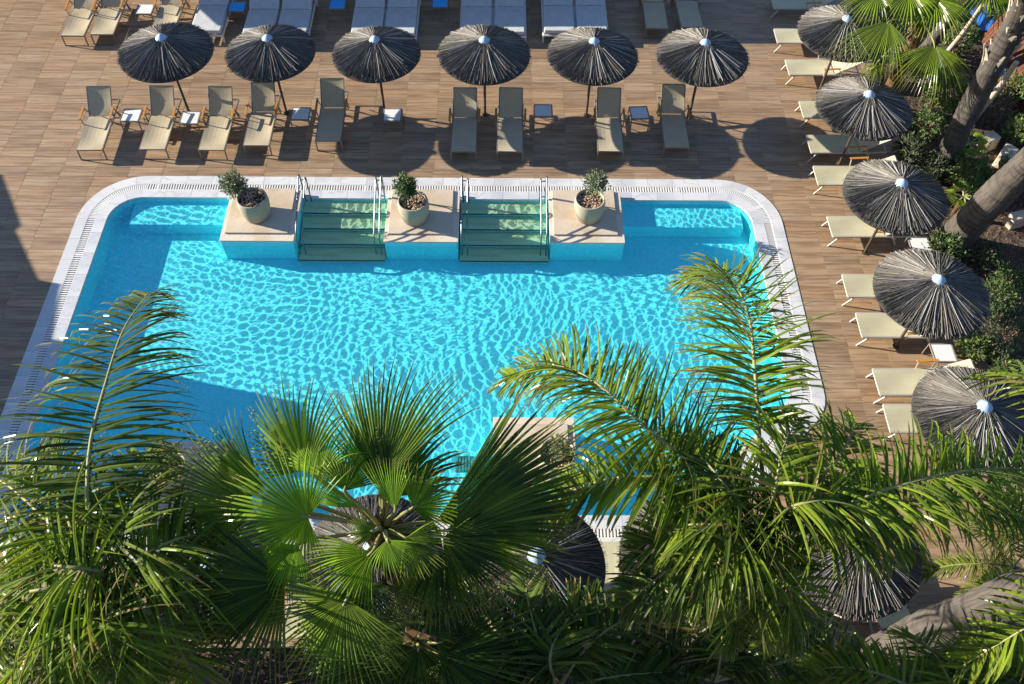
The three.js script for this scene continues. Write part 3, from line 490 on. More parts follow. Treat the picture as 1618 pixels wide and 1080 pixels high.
[[-8.11, -20.36, 'single white cushioned lounger in sun at the back, left of a blue-shaded table'], [-6.67, -20.19, 'left white lounger of the first pair at the back, partly sunlit'], [-5.76, -20.2, 'right white lounger of the first pair at the back, partly sunlit'], [-3.72, -20.31, 'left white lounger of the pair behind the third umbrella'], [-2.81, -20.32, 'right white lounger of the pair behind the third umbrella'], [-0.72, -20.4, 'left white lounger of the pair behind the fourth umbrella'], [0.2, -20.42, 'right white lounger of the pair behind the fourth umbrella'], [1.57, -20.49, 'left white lounger of the pair behind the fifth umbrella'], [2.48, -20.5, 'right white lounger of the pair behind the fifth umbrella']].forEach(([x, z, l], i) => { if (!i) { lou.position.set(x, 0, z); tag(lou, l, 'sunbed', g5); } else dup(lou, l, V(x, 0, z), 0); });
// ------------------------------------------------------------------ side tables
function makeTable(topMat) {
  const t = thing('side_table', '', 'table', V(0, 0, 0)), top = new MB(), f = new MB(), s = 0.225; top.box(0, 0.40, 0, 0.41, 0.018, 0.41, 0.005); put('table_top', top, topMat, t);
  for (const [a, b] of [[[-1, -1], [1, -1]], [[1, -1], [1, 1]], [[1, 1], [-1, 1]], [[-1, 1], [-1, -1]]]) f.bar(V(a[0] * s, 0.395, a[1] * s), V(b[0] * s, 0.395, b[1] * s), 0.03, 0.035); put('rim', f, M.bedFrame, t);
  for (const x of [-1, 1]) for (const z of [-1, 1]) { const l = new MB(); l.bar(V(x * s, 0.395, z * s), V(x * s, 0, z * s * 1.08), 0.025, 0.025); put('leg', l, M.bedFrame, t); }
  return t;
}
const tab = makeTable(M.tableTop); let firstT = true; const g6 = 'small square side tables by the sunbeds';
[[-9.25, -16.92, 0.06, 'white side table between the first and second sunbed facing the pool'], [-7.77, -16.84, 0, 'white side table between the second and third sunbed facing the pool'], [-5.05, -17.02, 0, 'side table half in shade, right of the second umbrella pole'], [-2.75, -17.0, 0, 'white side table standing alone below the third umbrella'], [1.04, -17.2, 0, 'blue-shaded side table right of the two close sunbeds'], [3.47, -17.15, 0.08, 'blue-shaded side table left of the rightmost far sunbed'], [-9.95, -21.3, 0, 'white side table at the top left between back row sunbeds'], [9.42, -12.78, 0, 'white side table half under the fourth right umbrella'], [9.1, -9.86, 0, 'white side table between the two nearest right umbrellas'], [6.95, -5.1, 0.05, 'white side table beside the dark near umbrella, seen through palm leaflets']].forEach(([x, z, a, l]) => { if (firstT) { firstT = false; tab.position.set(x, 0, z); tag(tab, l, 'table', g6); } else dup(tab, l, V(x, 0, z), a); });
const tabB = makeTable(M.blueTop); [[-7.42, -21.45, 'bright blue side table at the back, left of the first lounger pair'], [-4.64, -21.6, 'bright blue side table at the back between the first and second lounger pair'], [-1.76, -21.72, 'bright blue side table at the back, behind the gap of third and fourth umbrella']].forEach(([x, z, l], i) => { if (!i) { tabB.position.set(x, 0, z); tag(tabB, l, 'table', 'blue side tables at the back'); } else dup(tabB, l, V(x, 0, z), 0); });

// ------------------------------------------------------------------ unseen canopy and wing, outlines shaped from the shade they cast into view
function building(name, label, foot, h) {
  const t = thing(name, label, 'building', V(0, 0, 0)), sh = new THREE.Shape(foot.map(([x, z]) => new THREE.Vector2(x, -z)));
  const g = new THREE.ExtrudeGeometry(sh, { depth: h, bevelEnabled: false }); g.rotateX(-Math.PI / 2); put('wall', g, M.plaster, t);
  const r = new THREE.ExtrudeGeometry(sh, { depth: 0.12, bevelEnabled: false }); r.rotateX(-Math.PI / 2); r.translate(0, h + 0.002, 0); put('roof', r, M.marble, t);
  return t;
}
{
  const hB = 3.6, k = hB / Math.tan(SUN_EL), ox = Math.cos(SUN_AZ) * k, oz = Math.sin(SUN_AZ) * k;
  const t = thing('added_shade_canopy', 'unseen flat canopy added to shade the back of the terrace', 'canopy', V(0, 0, 0)), sh = new THREE.Shape([[-6.2, -20.25], [9.9, -20.6], [14, -20.7], [14, -30], [-14, -30], [-8.9, -23.2], [-7.2, -21.4]].map(([x, z]) => new THREE.Vector2(x - ox, -(z - oz))));  // canopy added out of view, outline moved sunward from the wanted shade edge
  const g = new THREE.ExtrudeGeometry(sh, { depth: 0.2, bevelEnabled: false }); g.rotateX(-Math.PI / 2); g.translate(0, hB - 0.2, 0); put('roof', g, M.plaster, t);
  for (let i = 0; i < 6; i++) { const m = new MB(); m.bar(V(-15 + i * 3.6, 0, -27), V(-15 + i * 3.6, hB - 0.21, -27), 0.16, 0.16); put('post', m, M.plaster, t); }
  const hL = 3.4, q = hL / Math.tan(SUN_EL), lx = Math.cos(SUN_AZ) * q, lz = Math.sin(SUN_AZ) * q;
  building('hotel_wing', 'unseen hotel wing left of the terrace, outline shaped to cast its shade', [[-12.4, -15.3], [-11.42, -13.66], [-11.5, -13.5], [-10.53, -12.05], [-9.95, -11.92], [-9.95, -11.75], [-9.72, -10.45], [-5.9, -9.55], [-4.75, -7.8], [-4.75, -6.2], [-14, -5.9], [-18, -15]].map(([x, z]) => [x - lx, z - lz]), hL);  // footprint follows the shade outline, moved back towards the sun
}

// ------------------------------------------------------------------ palms
const hue = (base, k, tip) => base.map((x, i) => (x + (tip[i] - x) * k));
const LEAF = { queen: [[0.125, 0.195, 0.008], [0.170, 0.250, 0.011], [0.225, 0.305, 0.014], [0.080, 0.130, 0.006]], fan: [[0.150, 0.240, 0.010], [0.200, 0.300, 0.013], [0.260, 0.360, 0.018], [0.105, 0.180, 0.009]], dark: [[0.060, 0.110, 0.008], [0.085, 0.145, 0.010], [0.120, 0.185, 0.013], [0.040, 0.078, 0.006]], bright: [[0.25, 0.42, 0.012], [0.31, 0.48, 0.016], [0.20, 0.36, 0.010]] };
// a feather leaf: curved rachis with drooping leaflets along both sides
function frond(palm, pts, o = {}) {
  const { n = 85, len = 0.72, width = 0.026, droop = 0.9, cols = LEAF.queen, plumose = 0.62, start = 0.14, r0 = 0.028, twist = 0.35, fwd0 = 0.25, fwd1 = 1.3, lift = 0.25 } = o;
  const part = new THREE.Group(); part.name = 'frond'; palm.add(part);
  const O = palm.position, c = new THREE.CatmullRomCurve3(pts.map((p) => p.clone().sub(O)), false, 'centripetal'), N = 26, P = c.getSpacedPoints(N);
  const rm = new MB(); rm.tube(P, (k) => r0 * (1 - 0.86 * k) + 0.002, 5); put('rachis', rm, M.rachis, part);
  const mb = new MB(true), g = V(0, -1, 0);
  for (let i = 0; i < n; i++) for (const s of [-1, 1]) {
    if (rnd() < 0.04) continue;
    const f = start + (1 - start) * (i + rr(0, 0.9)) / n, p = c.getPointAt(Math.min(0.999, f)), T = c.getTangentAt(Math.min(0.999, f));
    let S = new THREE.Vector3().crossVectors(T, UP); if (S.lengthSq() < 0.02) S = V(1, 0, 0); S.normalize().multiplyScalar(s);
    const Nn = new THREE.Vector3().crossVectors(S, T).multiplyScalar(s).normalize(); if (Nn.y < 0) Nn.negate();
    const q = (f - start) / (1 - start), prof = Math.min(1, 0.55 + q * 2.2) * (1 - 0.62 * Math.pow(q, 2.6)), L = len * prof * rr(0.86, 1.12), fw = fwd0 + (fwd1 - fwd0) * q * q + rr(-0.12, 0.12);
    const el = lift + plumose * rr(-1, 1), d = S.clone().multiplyScalar(Math.cos(el)).addScaledVector(Nn, Math.sin(el)).addScaledVector(T, fw).normalize();
    const K = 7, base = cols[Math.floor(rnd() * cols.length)], tone = rr(0.75, 1.3), dr = droop * rr(0.55, 1.45), brown = rnd() < 0.2, dead = rnd() < 0.025, kink = rnd() < 0.18 ? Math.floor(rr(3, 6)) : 99;
    let pos = p.clone(), dir = d.clone(), prev = null; const w0 = width * rr(0.8, 1.2), tw = rr(-1, 1) * twist;
    for (let k = 0; k <= K; k++) {
      const u = k / K, w = w0 * Math.min(1, 0.45 + u * 3) * Math.pow(1 - u, 0.55) + 0.0008; let X = T.clone().addScaledVector(dir, -T.dot(dir)); if (X.lengthSq() < 1e-3) X = V(1, 0, 0); X.normalize().applyAxisAngle(dir, tw + u * tw);
      const Z = new THREE.Vector3().crossVectors(X, dir).normalize(), fold = w * 0.34, row = [pos.clone().addScaledVector(X, -w / 1), pos.clone().addScaledVector(Z, -fold), pos.clone().addScaledVector(X, w / 1)];
      if (prev) { mb.col = hue(base, dead ? 0.95 : u > 0.8 ? (brown ? 0.9 : 0.12) : 0, [0.30, 0.22, 0.06]).map((x) => x * tone); mb.quad(prev[0], prev[1], row[1], row[0]); mb.quad(prev[1], prev[2], row[2], row[1]); }
      prev = row; pos.addScaledVector(dir, L / K); dir.addScaledVector(g, dr * (0.35 + u * 0.9) / K * 1.6 + (k >= kink ? 0.5 : 0)).normalize();
    }
  }
  put('leaflets', mb, M.leaf, part);
}
// a fan leaf: petiole and a pleated blade that splits into drooping pointed segments
function fan(palm, from, hub, tip, o = {}) {
  const { seg = 42, spread = 2.5, cols = LEAF.fan, nrm = V(0, 1, 0), droop = 0.35, cup = 0.18, fused = 0.43, tipCol = [0.34, 0.30, 0.07] } = o;
  const part = new THREE.Group(); part.name = 'fan_leaf'; palm.add(part);
  const O = palm.position, A = from.clone().sub(O), B = hub.clone().sub(O), axis = tip.clone().sub(hub), R = axis.length(); axis.normalize();
  const Nn = nrm.clone().addScaledVector(axis, -nrm.dot(axis)).normalize(), S = new THREE.Vector3().crossVectors(axis, Nn).normalize();
  const mid = A.clone().lerp(B, 0.5).add(V(0, 0.06 * A.distanceTo(B), 0)), pm = new MB(); pm.tube(curve([A, mid, B, B.clone().addScaledVector(axis, R * 0.12)], 12), (k) => 0.030 - 0.020 * k, 6); put('petiole', pm, M.rachis, part);
  const mb = new MB(true), da = spread * 2 / seg, fr = [0.015, 0.18, 0.35, 0.5, 0.62, 0.74, 0.86, 0.95, 1], g = V(0, -1, 0);
  for (let i = 0; i < seg; i++) {
    const a = -spread + (i + 0.5) * da, off = rr(-0.25, 0.25) * da * 0.4, L = R * (0.80 + 0.20 * Math.cos(a * 0.75)) * rr(0.93, 1.05), base = cols[Math.floor(rnd() * cols.length)], tone = rr(0.8, 1.22), dr = droop * rr(0.5, 1.6), lean = rr(-0.05, 0.05), limp = rnd() < 0.14 ? 2.2 : 1; let prev = null;
    const fz = fused * (0.85 + 0.25 * Math.cos(a)) * rr(0.94, 1.06);
    for (const u of fr) {
      const ang = a + (u > fz ? (off + lean) * (u - fz) : 0), dir = axis.clone().multiplyScalar(Math.cos(ang)).addScaledVector(S, Math.sin(ang)), side = axis.clone().multiplyScalar(-Math.sin(ang)).addScaledVector(S, Math.cos(ang));
      const full = u * L * Math.tan(da / 2), k = u <= fz ? 1 : Math.max(0, 1 - (u - fz) / (1 - fz)), w = (u <= fz ? full : fz * L * Math.tan(da / 2) * Math.pow(k, 0.8) * 1.02) + 0.0006, over = Math.max(0, u - 0.45);
      const c = B.clone().addScaledVector(dir, u * L).addScaledVector(Nn, cup * R * (u * (1 - u) * 1.2) - cup * R * 0.5 * u * Math.abs(Math.sin(a)) * Math.abs(Math.sin(a))).addScaledVector(g, dr * L * over * over * 1.7 * limp), ridge = w * 0.55;
      const row = [c.clone().addScaledVector(side, -w).addScaledVector(Nn, -ridge), c.clone().addScaledVector(Nn, ridge), c.clone().addScaledVector(side, w).addScaledVector(Nn, -ridge)];
      if (prev) { mb.col = hue(base, u > 0.93 ? 0.75 : u > 0.85 ? 0.2 : 0, tipCol).map((x) => x * tone); mb.quad(prev[0], prev[1], row[1], row[0]); mb.quad(prev[1], prev[2], row[2], row[1]); }
      prev = row;
    }
  }
  put('blade', mb, M.leaf, part);
}
function trunk(palm, pts, radius, mat, n = 22) { const mb = new MB(); mb.tube(curve(pts.map((p) => p.clone().sub(palm.position)), n), radius, 18); const g = mb.build(), u = g.attributes.uv; for (let i = 0; i < u.count; i++) u.setXY(i, u.getX(i) * 1.5, u.getY(i) * 0.9); return put('trunk', g, mat, palm); }
const path = (list) => list.map(([x, y, h]) => at(x, y, h));

{ // the tall fan palm in the middle of the foreground
  const C = at(608, 838, 6.3), foot = V(C.x + 0.1, -0.05, C.z + 0.05), p = thing('fan_palm', 'tall fan palm in the foreground centre with spiky round leaves and a brown fibrous trunk', 'palm tree', foot);
  trunk(p, [foot, V(C.x + 0.06, 2.5, C.z), V(C.x, 5.2, C.z), V(C.x, 6.25, C.z)], (k) => 0.175 - 0.02 * k + (k > 0.8 ? (k - 0.8) * 0.3 : 0), M.fibre, 26);
  for (let i = 0; i < 16; i++) { const a = i * 2.4, y = 4.9 + i * 0.085, b = new MB(), d = V(Math.cos(a), 0, Math.sin(a)); b.bar(V(C.x - foot.x, y, C.z - foot.z).addScaledVector(d, 0.16), V(C.x - foot.x, y + 0.22, C.z - foot.z).addScaledVector(d, 0.30), 0.09, 0.02, d); put('leaf_base', b, M.fibre, p); }
  const cam = V(0, 0.8, 0.6);
  const face = (x = 0, y = 0) => V(x, 0.62 + y, 0.75);
  fan(p, C, at(606, 765, 7.0), at(636, 548, 7.6), { nrm: face(-0.45), spread: 0.80, seg: 30, droop: 0.2 });
  fan(p, C, at(600, 770, 6.9), at(585, 600, 7.3), { nrm: face(-0.2), spread: 0.75, seg: 24, droop: 0.3, cols: LEAF.bright });
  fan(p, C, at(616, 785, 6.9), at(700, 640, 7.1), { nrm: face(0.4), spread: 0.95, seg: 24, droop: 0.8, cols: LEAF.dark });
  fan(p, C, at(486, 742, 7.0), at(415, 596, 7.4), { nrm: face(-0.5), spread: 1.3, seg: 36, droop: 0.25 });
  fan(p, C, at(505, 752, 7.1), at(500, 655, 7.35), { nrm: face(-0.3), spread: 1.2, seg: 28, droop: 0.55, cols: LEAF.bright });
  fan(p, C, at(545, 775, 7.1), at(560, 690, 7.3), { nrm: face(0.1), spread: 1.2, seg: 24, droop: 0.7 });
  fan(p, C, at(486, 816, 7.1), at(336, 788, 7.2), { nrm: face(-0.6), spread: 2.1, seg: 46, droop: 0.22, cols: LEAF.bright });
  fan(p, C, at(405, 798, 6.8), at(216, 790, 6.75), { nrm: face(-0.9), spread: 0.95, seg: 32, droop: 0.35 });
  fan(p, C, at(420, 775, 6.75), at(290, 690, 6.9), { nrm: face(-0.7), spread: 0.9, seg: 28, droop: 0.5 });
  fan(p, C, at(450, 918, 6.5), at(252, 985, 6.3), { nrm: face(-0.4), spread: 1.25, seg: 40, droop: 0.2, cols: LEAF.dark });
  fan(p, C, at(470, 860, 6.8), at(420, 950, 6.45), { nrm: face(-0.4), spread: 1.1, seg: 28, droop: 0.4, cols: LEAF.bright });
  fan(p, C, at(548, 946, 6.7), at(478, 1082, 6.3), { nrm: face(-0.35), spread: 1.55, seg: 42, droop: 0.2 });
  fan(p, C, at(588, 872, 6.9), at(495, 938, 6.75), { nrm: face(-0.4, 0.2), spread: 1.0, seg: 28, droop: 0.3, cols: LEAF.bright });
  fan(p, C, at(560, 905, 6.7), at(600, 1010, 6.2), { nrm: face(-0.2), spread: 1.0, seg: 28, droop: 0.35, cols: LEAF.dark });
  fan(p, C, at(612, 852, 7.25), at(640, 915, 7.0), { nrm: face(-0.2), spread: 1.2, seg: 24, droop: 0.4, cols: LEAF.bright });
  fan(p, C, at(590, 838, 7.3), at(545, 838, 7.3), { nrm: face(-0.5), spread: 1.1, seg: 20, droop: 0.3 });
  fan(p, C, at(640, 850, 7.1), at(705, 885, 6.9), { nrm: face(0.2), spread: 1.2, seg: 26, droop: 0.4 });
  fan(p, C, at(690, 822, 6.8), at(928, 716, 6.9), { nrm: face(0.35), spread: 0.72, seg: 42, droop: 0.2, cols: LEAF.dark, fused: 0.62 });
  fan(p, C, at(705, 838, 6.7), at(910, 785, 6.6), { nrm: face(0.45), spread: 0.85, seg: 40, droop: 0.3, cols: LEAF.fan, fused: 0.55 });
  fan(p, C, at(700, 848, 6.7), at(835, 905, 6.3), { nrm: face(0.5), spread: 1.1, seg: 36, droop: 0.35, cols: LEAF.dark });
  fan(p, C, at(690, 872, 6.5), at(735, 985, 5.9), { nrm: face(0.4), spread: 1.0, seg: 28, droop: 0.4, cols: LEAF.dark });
  fan(p, C, at(665, 880, 6.5), at(672, 975, 5.9), { nrm: face(0.1), spread: 0.8, seg: 22, droop: 0.5 });
  fan(p, C, at(652, 802, 7.1), at(728, 752, 7.2), { nrm: face(0.2), spread: 1.4, seg: 28, droop: 0.6 });
  fan(p, C, at(570, 800, 7.1), at(478, 752, 7.3), { nrm: face(-0.6), spread: 0.42, seg: 18, droop: 0.1, cols: LEAF.bright, cup: 0.4 });
  fan(p, C, at(625, 805, 7.2), at(612, 715, 7.5), { nrm: face(-0.2), spread: 0.6, seg: 18, droop: 0.1, cols: LEAF.bright });
}
{ // the low fan palm at the bottom edge
  const C = at(655, 1012, 4.6), foot = V(C.x, -0.05, C.z), p = thing('fan_palm', 'dark lower fan palm at the bottom edge, in front of the brown trunk', 'palm tree', foot);
  trunk(p, [foot, V(C.x, 2, C.z), V(C.x, 4.5, C.z)], 0.17, M.fibre);
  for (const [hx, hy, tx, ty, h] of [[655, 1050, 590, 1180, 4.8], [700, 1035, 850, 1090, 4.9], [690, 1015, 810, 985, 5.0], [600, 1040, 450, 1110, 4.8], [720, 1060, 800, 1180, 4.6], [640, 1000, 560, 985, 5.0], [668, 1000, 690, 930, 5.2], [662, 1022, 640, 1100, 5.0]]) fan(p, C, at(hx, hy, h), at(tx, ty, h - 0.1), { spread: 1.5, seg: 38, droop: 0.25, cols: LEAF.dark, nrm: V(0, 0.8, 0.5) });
}
{ // feather palm on the right of the foreground
  const C = at(1212, 832, 6.0), foot = V(C.x + 0.1, -0.05, C.z), p = thing('feather_palm', 'large green feather palm in the right foreground with fronds arching over the pool', 'palm tree', foot);
  trunk(p, [foot, V(C.x, 3, C.z), C], (k) => 0.17 - 0.03 * k, M.bark);
  const c0 = [1212, 832, 6.0], F = (l, o) => frond(p, path([c0, ...l]), o);
  F([[1200, 700, 6.8], [1192, 580, 7.15], [1180, 490, 7.0], [1145, 436, 6.6], [1085, 440, 6.0]], { n: 160, len: 1.0, droop: 1.2, width: 0.017, plumose: 0.75, start: 0.26 });
  F([[1110, 745, 6.7], [1019, 674, 7.1], [938, 602, 7.1], [880, 578, 6.8], [797, 598, 6.0]], { n: 180, len: 0.95, droop: 1.3, width: 0.017, plumose: 0.75 });
  F([[1130, 778, 6.6], [1055, 757, 6.8], [996, 752, 6.8], [937, 763, 6.5], [845, 802, 5.9]], { n: 85, len: 0.78, droop: 1.15, width: 0.030, cols: LEAF.fan });
  F([[1300, 812, 6.7], [1400, 773, 6.9], [1500, 748, 6.9], [1618, 742, 6.4], [1680, 765, 5.9]], { n: 120, len: 0.72, droop: 1.0, width: 0.021, cols: LEAF.fan, plumose: 0.7 });
  F([[1340, 812, 6.6], [1450, 788, 6.7], [1560, 790, 6.3], [1650, 830, 5.7]], { n: 110, len: 0.80, droop: 1.2, width: 0.02, plumose: 0.7 });
  F([[1290, 838, 6.6], [1360, 838, 6.45], [1440, 868, 5.8]], { n: 90, len: 0.7, droop: 1.1, width: 0.02, plumose: 0.7 });
  F([[1250, 800, 6.9], [1300, 790, 7.0], [1360, 800, 6.6]], { n: 80, len: 0.7, droop: 1.0, width: 0.02, plumose: 0.8 });
  F([[1180, 860, 6.6], [1120, 900, 6.4], [1090, 960, 5.6]], { n: 90, len: 0.75, droop: 1.2, width: 0.02, plumose: 0.8 });
  F([[1195, 890, 6.3], [1172, 950, 5.9], [1160, 1010, 5.1]], { n: 100, len: 0.8, droop: 1.3, width: 0.021, plumose: 0.8 });
  F([[1235, 890, 6.3], [1250, 950, 5.8], [1252, 1010, 5.0]], { n: 100, len: 0.8, droop: 1.3, width: 0.021, plumose: 0.8 });
  F([[1130, 865, 6.4], [1050, 905, 6.1], [985, 960, 5.3]], { n: 75, len: 0.8, droop: 1.2, width: 0.026, cols: LEAF.dark });
  F([[1275, 775, 6.8], [1325, 722, 6.7], [1352, 668, 6.2]], { n: 70, len: 0.75, droop: 0.7, width: 0.026, cols: LEAF.fan });
  F([[1165, 790, 6.8], [1120, 735, 6.9], [1070, 690, 6.5]], { n: 70, len: 0.75, droop: 0.9, width: 0.026 });
  F([[1150, 830, 6.7], [1080, 830, 6.6], [1000, 870, 5.9]], { n: 75, len: 0.8, droop: 1.1, width: 0.028 });
  F([[1225, 770, 7.0], [1235, 715, 7.1], [1260, 660, 6.8]], { n: 60, len: 0.7, droop: 0.8, width: 0.024 });
}
{ // feather palm at the lower left
  const C = at(160, 925, 6.5), foot = V(C.x, -0.05, C.z), p = thing('feather_palm', 'glossy feather palm at the lower left, one frond standing tall against the blue water', 'palm tree', foot);
  trunk(p, [foot, V(C.x, 3, C.z), C], (k) => 0.17 - 0.03 * k, M.bark);
  const c0 = [160, 925, 6.5], F = (l, o) => frond(p, path([c0, ...l]), o);
  F([[140, 815, 7.2], [142, 710, 7.4], [166, 610, 7.3], [196, 520, 6.9], [235, 462, 6.3]], { n: 100, len: 1.08, droop: 1.15, width: 0.021, cols: LEAF.dark, plumose: 0.35, lift: 0.15, fwd0: 0.05, fwd1: 0.8 });
  F([[158, 903, 7.0], [110, 896, 7.15], [62, 893, 6.9], [20, 912, 6.3]], { n: 105, len: 1.15, droop: 1.35, width: 0.019, cols: LEAF.fan, plumose: 0.9 });
  F([[220, 880, 7.0], [285, 850, 6.9], [345, 850, 6.2]], { n: 70, len: 0.85, droop: 0.9, width: 0.022 });
  F([[90, 840, 7.1], [30, 780, 7.0], [-30, 740, 6.4]], { n: 55, len: 0.9, droop: 1.0, width: 0.022 });
  F([[165, 985, 6.9], [185, 1050, 6.5], [210, 1110, 5.9]], { n: 70, len: 0.95, droop: 1.15, width: 0.020, cols: LEAF.fan });
  F([[95, 985, 6.9], [40, 1040, 6.5], [-10, 1090, 5.8]], { n: 70, len: 0.95, droop: 1.1, width: 0.024 });
  F([[225, 960, 6.8], [275, 1010, 6.3], [310, 1080, 5.4]], { n: 65, len: 0.85, droop: 1.0, width: 0.022 });
  F([[80, 930, 7.0], [0, 945, 6.7], [-60, 980, 6.0]], { n: 48, len: 0.9, droop: 1.0, width: 0.022, cols: LEAF.fan });
  F([[250, 905, 6.8], [330, 925, 6.4], [390, 975, 5.6]], { n: 70, len: 0.8, droop: 0.9, width: 0.02 });
  F([[120, 985, 6.8], [110, 1050, 6.4], [100, 1110, 5.7]], { n: 70, len: 0.9, droop: 1.1, width: 0.022, cols: LEAF.fan });
  F([[190, 850, 7.1], [205, 780, 7.1], [225, 720, 6.7]], { n: 70, len: 0.8, droop: 0.8, width: 0.019 });
  F([[120, 850, 7.1], [95, 780, 7.1], [60, 720, 6.7]], { n: 65, len: 0.85, droop: 0.8, width: 0.020 });
}
function lowPalm(label, px, py, h, list, o) {
  const C = at(px, py, h), foot = V(C.x, -0.05, C.z), p = thing('feather_palm', label, 'palm tree', foot);
  trunk(p, [foot, V(C.x, h * 0.5, C.z), C], 0.16, M.bark);
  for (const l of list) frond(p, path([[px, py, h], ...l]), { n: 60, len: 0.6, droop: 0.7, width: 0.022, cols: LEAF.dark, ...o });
}
lowPalm('dark feather palm at the bottom edge right of the fan palm', 880, 1090, 4.0, [[[800, 1010, 4.7], [740, 960, 4.5], [690, 945, 4.0]], [[850, 1010, 4.8], [835, 950, 4.7], [830, 905, 4.2]], [[930, 1020, 4.7], [985, 980, 4.5], [1050, 970, 3.9]], [[790, 1050, 4.6], [700, 1040, 4.3], [620, 1060, 3.7]], [[960, 1070, 4.5], [1060, 1060, 4.2]], [[870, 1030, 4.8], [900, 975, 4.7], [950, 935, 4.2]], [[820, 1100, 4.5], [740, 1110, 4.2]]], { len: 0.62, width: 0.03, fwd0: 0.6 });
lowPalm('dark feather palm at the bottom edge below the right palm', 1130, 1075, 3.6, [[[1050, 1010, 4.2], [970, 985, 4.0], [900, 1000, 3.4]], [[1100, 1000, 4.3], [1060, 940, 4.1], [1010, 905, 3.6]], [[1180, 1010, 4.2], [1220, 960, 4.0]], [[1060, 1060, 4.1], [960, 1060, 3.8]], [[1220, 1050, 4.1], [1320, 1030, 3.8], [1400, 1040, 3.2]], [[1140, 1020, 4.3], [1140, 960, 4.1]]], {});
lowPalm('dark feather palm in the bottom right corner in front of the leaning trunk', 1520, 1150, 4.4, [[[1440, 1085, 5.0], [1350, 1055, 4.8], [1260, 1060, 4.2]], [[1500, 1075, 5.1], [1470, 1025, 4.9], [1425, 1000, 4.3]], [[1570, 1070, 5.1], [1620, 1010, 4.8]], [[1420, 1090, 4.9], [1320, 1080, 4.6], [1240, 1090, 4.0]], [[1600, 1070, 5.0], [1690, 1040, 4.6]], [[1530, 1085, 5.2], [1545, 1030, 5.0], [1580, 990, 4.5]]], { cols: LEAF.queen });
lowPalm('small fine-leaved palm at the right edge beside the white table', 1600, 895, 1.5, [[[1560, 850, 2.1], [1520, 815, 2.1], [1490, 800, 1.8]], [[1550, 890, 2.1], [1490, 895, 1.9], [1440, 915, 1.5]], [[1590, 840, 2.2], [1570, 780, 2.1]], [[1560, 920, 2.0], [1510, 950, 1.7]], [[1640, 850, 2.1], [1680, 810, 1.8]]], { len: 0.34, width: 0.012, n: 90, cols: LEAF.queen, r0: 0.016 });
{ // leaning trunk at the lower right
  const A = at(1322, 1068, 0), B = at(1465, 1000, 2.2), C = at(1640, 930, 4.2), D = at(1800, 880, 6.0), p = thing('leaning_palm', 'thick grey palm trunk leaning across the lower right corner', 'palm tree', A);
  trunk(p, [A, B, C, D], (k) => 0.33 - 0.05 * k + 0.008 * Math.sin(k * 150) + 0.012 * Math.sin(k * 23), M.bark, 160);
  for (const [dx, dz] of [[1, 0], [0.3, 1], [-0.3, -1], [1, -0.8], [0.9, 0.9], [-0.8, 0.4]]) frond(p, [D, D.clone().add(V(dx * 0.9, 0.7, dz * 0.9)), D.clone().add(V(dx * 1.9, 0.5, dz * 1.9)), D.clone().add(V(dx * 2.6, -0.5, dz * 2.6))], { n: 60 });
}
// ------------------------------------------------------------------ the garden on the right
function tallPalm(label, pts, r, boots, sway) {
  const p = thing('leaning_palm', label, 'palm tree', pts[0]); trunk(p, pts, r, M.bark, 180);
  const top = pts[pts.length - 1];
  for (const [dx, dz] of sway) frond(p, [top, top.clone().add(V(dx * 0.8, 0.7, dz * 0.8)), top.clone().add(V(dx * 1.7, 0.5, dz * 1.7)), top.clone().add(V(dx * 2.3, -0.4, dz * 2.3))], { n: 55 });
  if (boots) {
    const c = new THREE.CatmullRomCurve3(pts, false, 'centripetal');
    for (let i = 0; i < 46; i++) { const f = boots + (1 - boots) * i / 46, q = c.getPointAt(f).sub(p.position), T = c.getTangentAt(f), a = i * 2.4 + rr(-0.2, 0.2); let X = new THREE.Vector3().crossVectors(T, UP).normalize(); const Y = new THREE.Vector3().crossVectors(T, X), d = X.multiplyScalar(Math.cos(a)).addScaledVector(Y, Math.sin(a)), b = new MB(), S = new THREE.Vector3().crossVectors(T, d).normalize(), L = rr(0.35, 0.75), w = rr(0.09, 0.17), flare = rr(0.05, 0.22); let pr = null; for (let k = 0; k <= 5; k++) { const u = k / 5, c0 = q.clone().addScaledVector(d, 0.205 + flare * u * u).addScaledVector(T, L * u), ww = w * (1 - 0.72 * u) * (1 + 0.15 * Math.sin(u * 9 + i)), row = [c0.clone().addScaledVector(S, -ww).addScaledVector(d, -0.03), c0.clone().addScaledVector(d, 0.03 * (1 - u)), c0.clone().addScaledVector(S, ww).addScaledVector(d, -0.03), c0.clone().addScaledVector(d, -0.045)]; if (pr) for (let e = 0; e < 4; e++) b.quad(pr[e], pr[(e + 1) % 4], row[(e + 1) % 4], row[e]); pr = row; } b.quad(pr[0], pr[1], pr[2], pr[3]); put('leaf_base', b, M.boot, p); }
  }
}
tallPalm('massive smooth grey palm trunk leaning to the right beside the third right umbrella', [at(1500, 385, -0.05), at(1560, 322, 1.5), at(1640, 245, 3.2), at(1740, 170, 5.2)], (k) => 0.38 - 0.11 * k + 0.005 * Math.sin(k * 170) + 0.008 * Math.sin(k * 19), 0, [[1, 0.3], [0.5, 1], [0.8, -0.7], [1, 0.9]]);
tallPalm('tall ringed palm trunk with peeling leaf bases at the top right', [at(1488, 268, -0.05), at(1520, 195, 1.2), at(1560, 118, 2.5), at(1602, 40, 3.8), at(1640, -40, 5.2)], (k) => 0.27 - 0.03 * k + 0.007 * Math.sin(k * 190) + 0.01 * Math.sin(k * 21), 0.46, [[1, 0], [0.2, -1], [0.8, 0.8], [-0.2, 1]]);
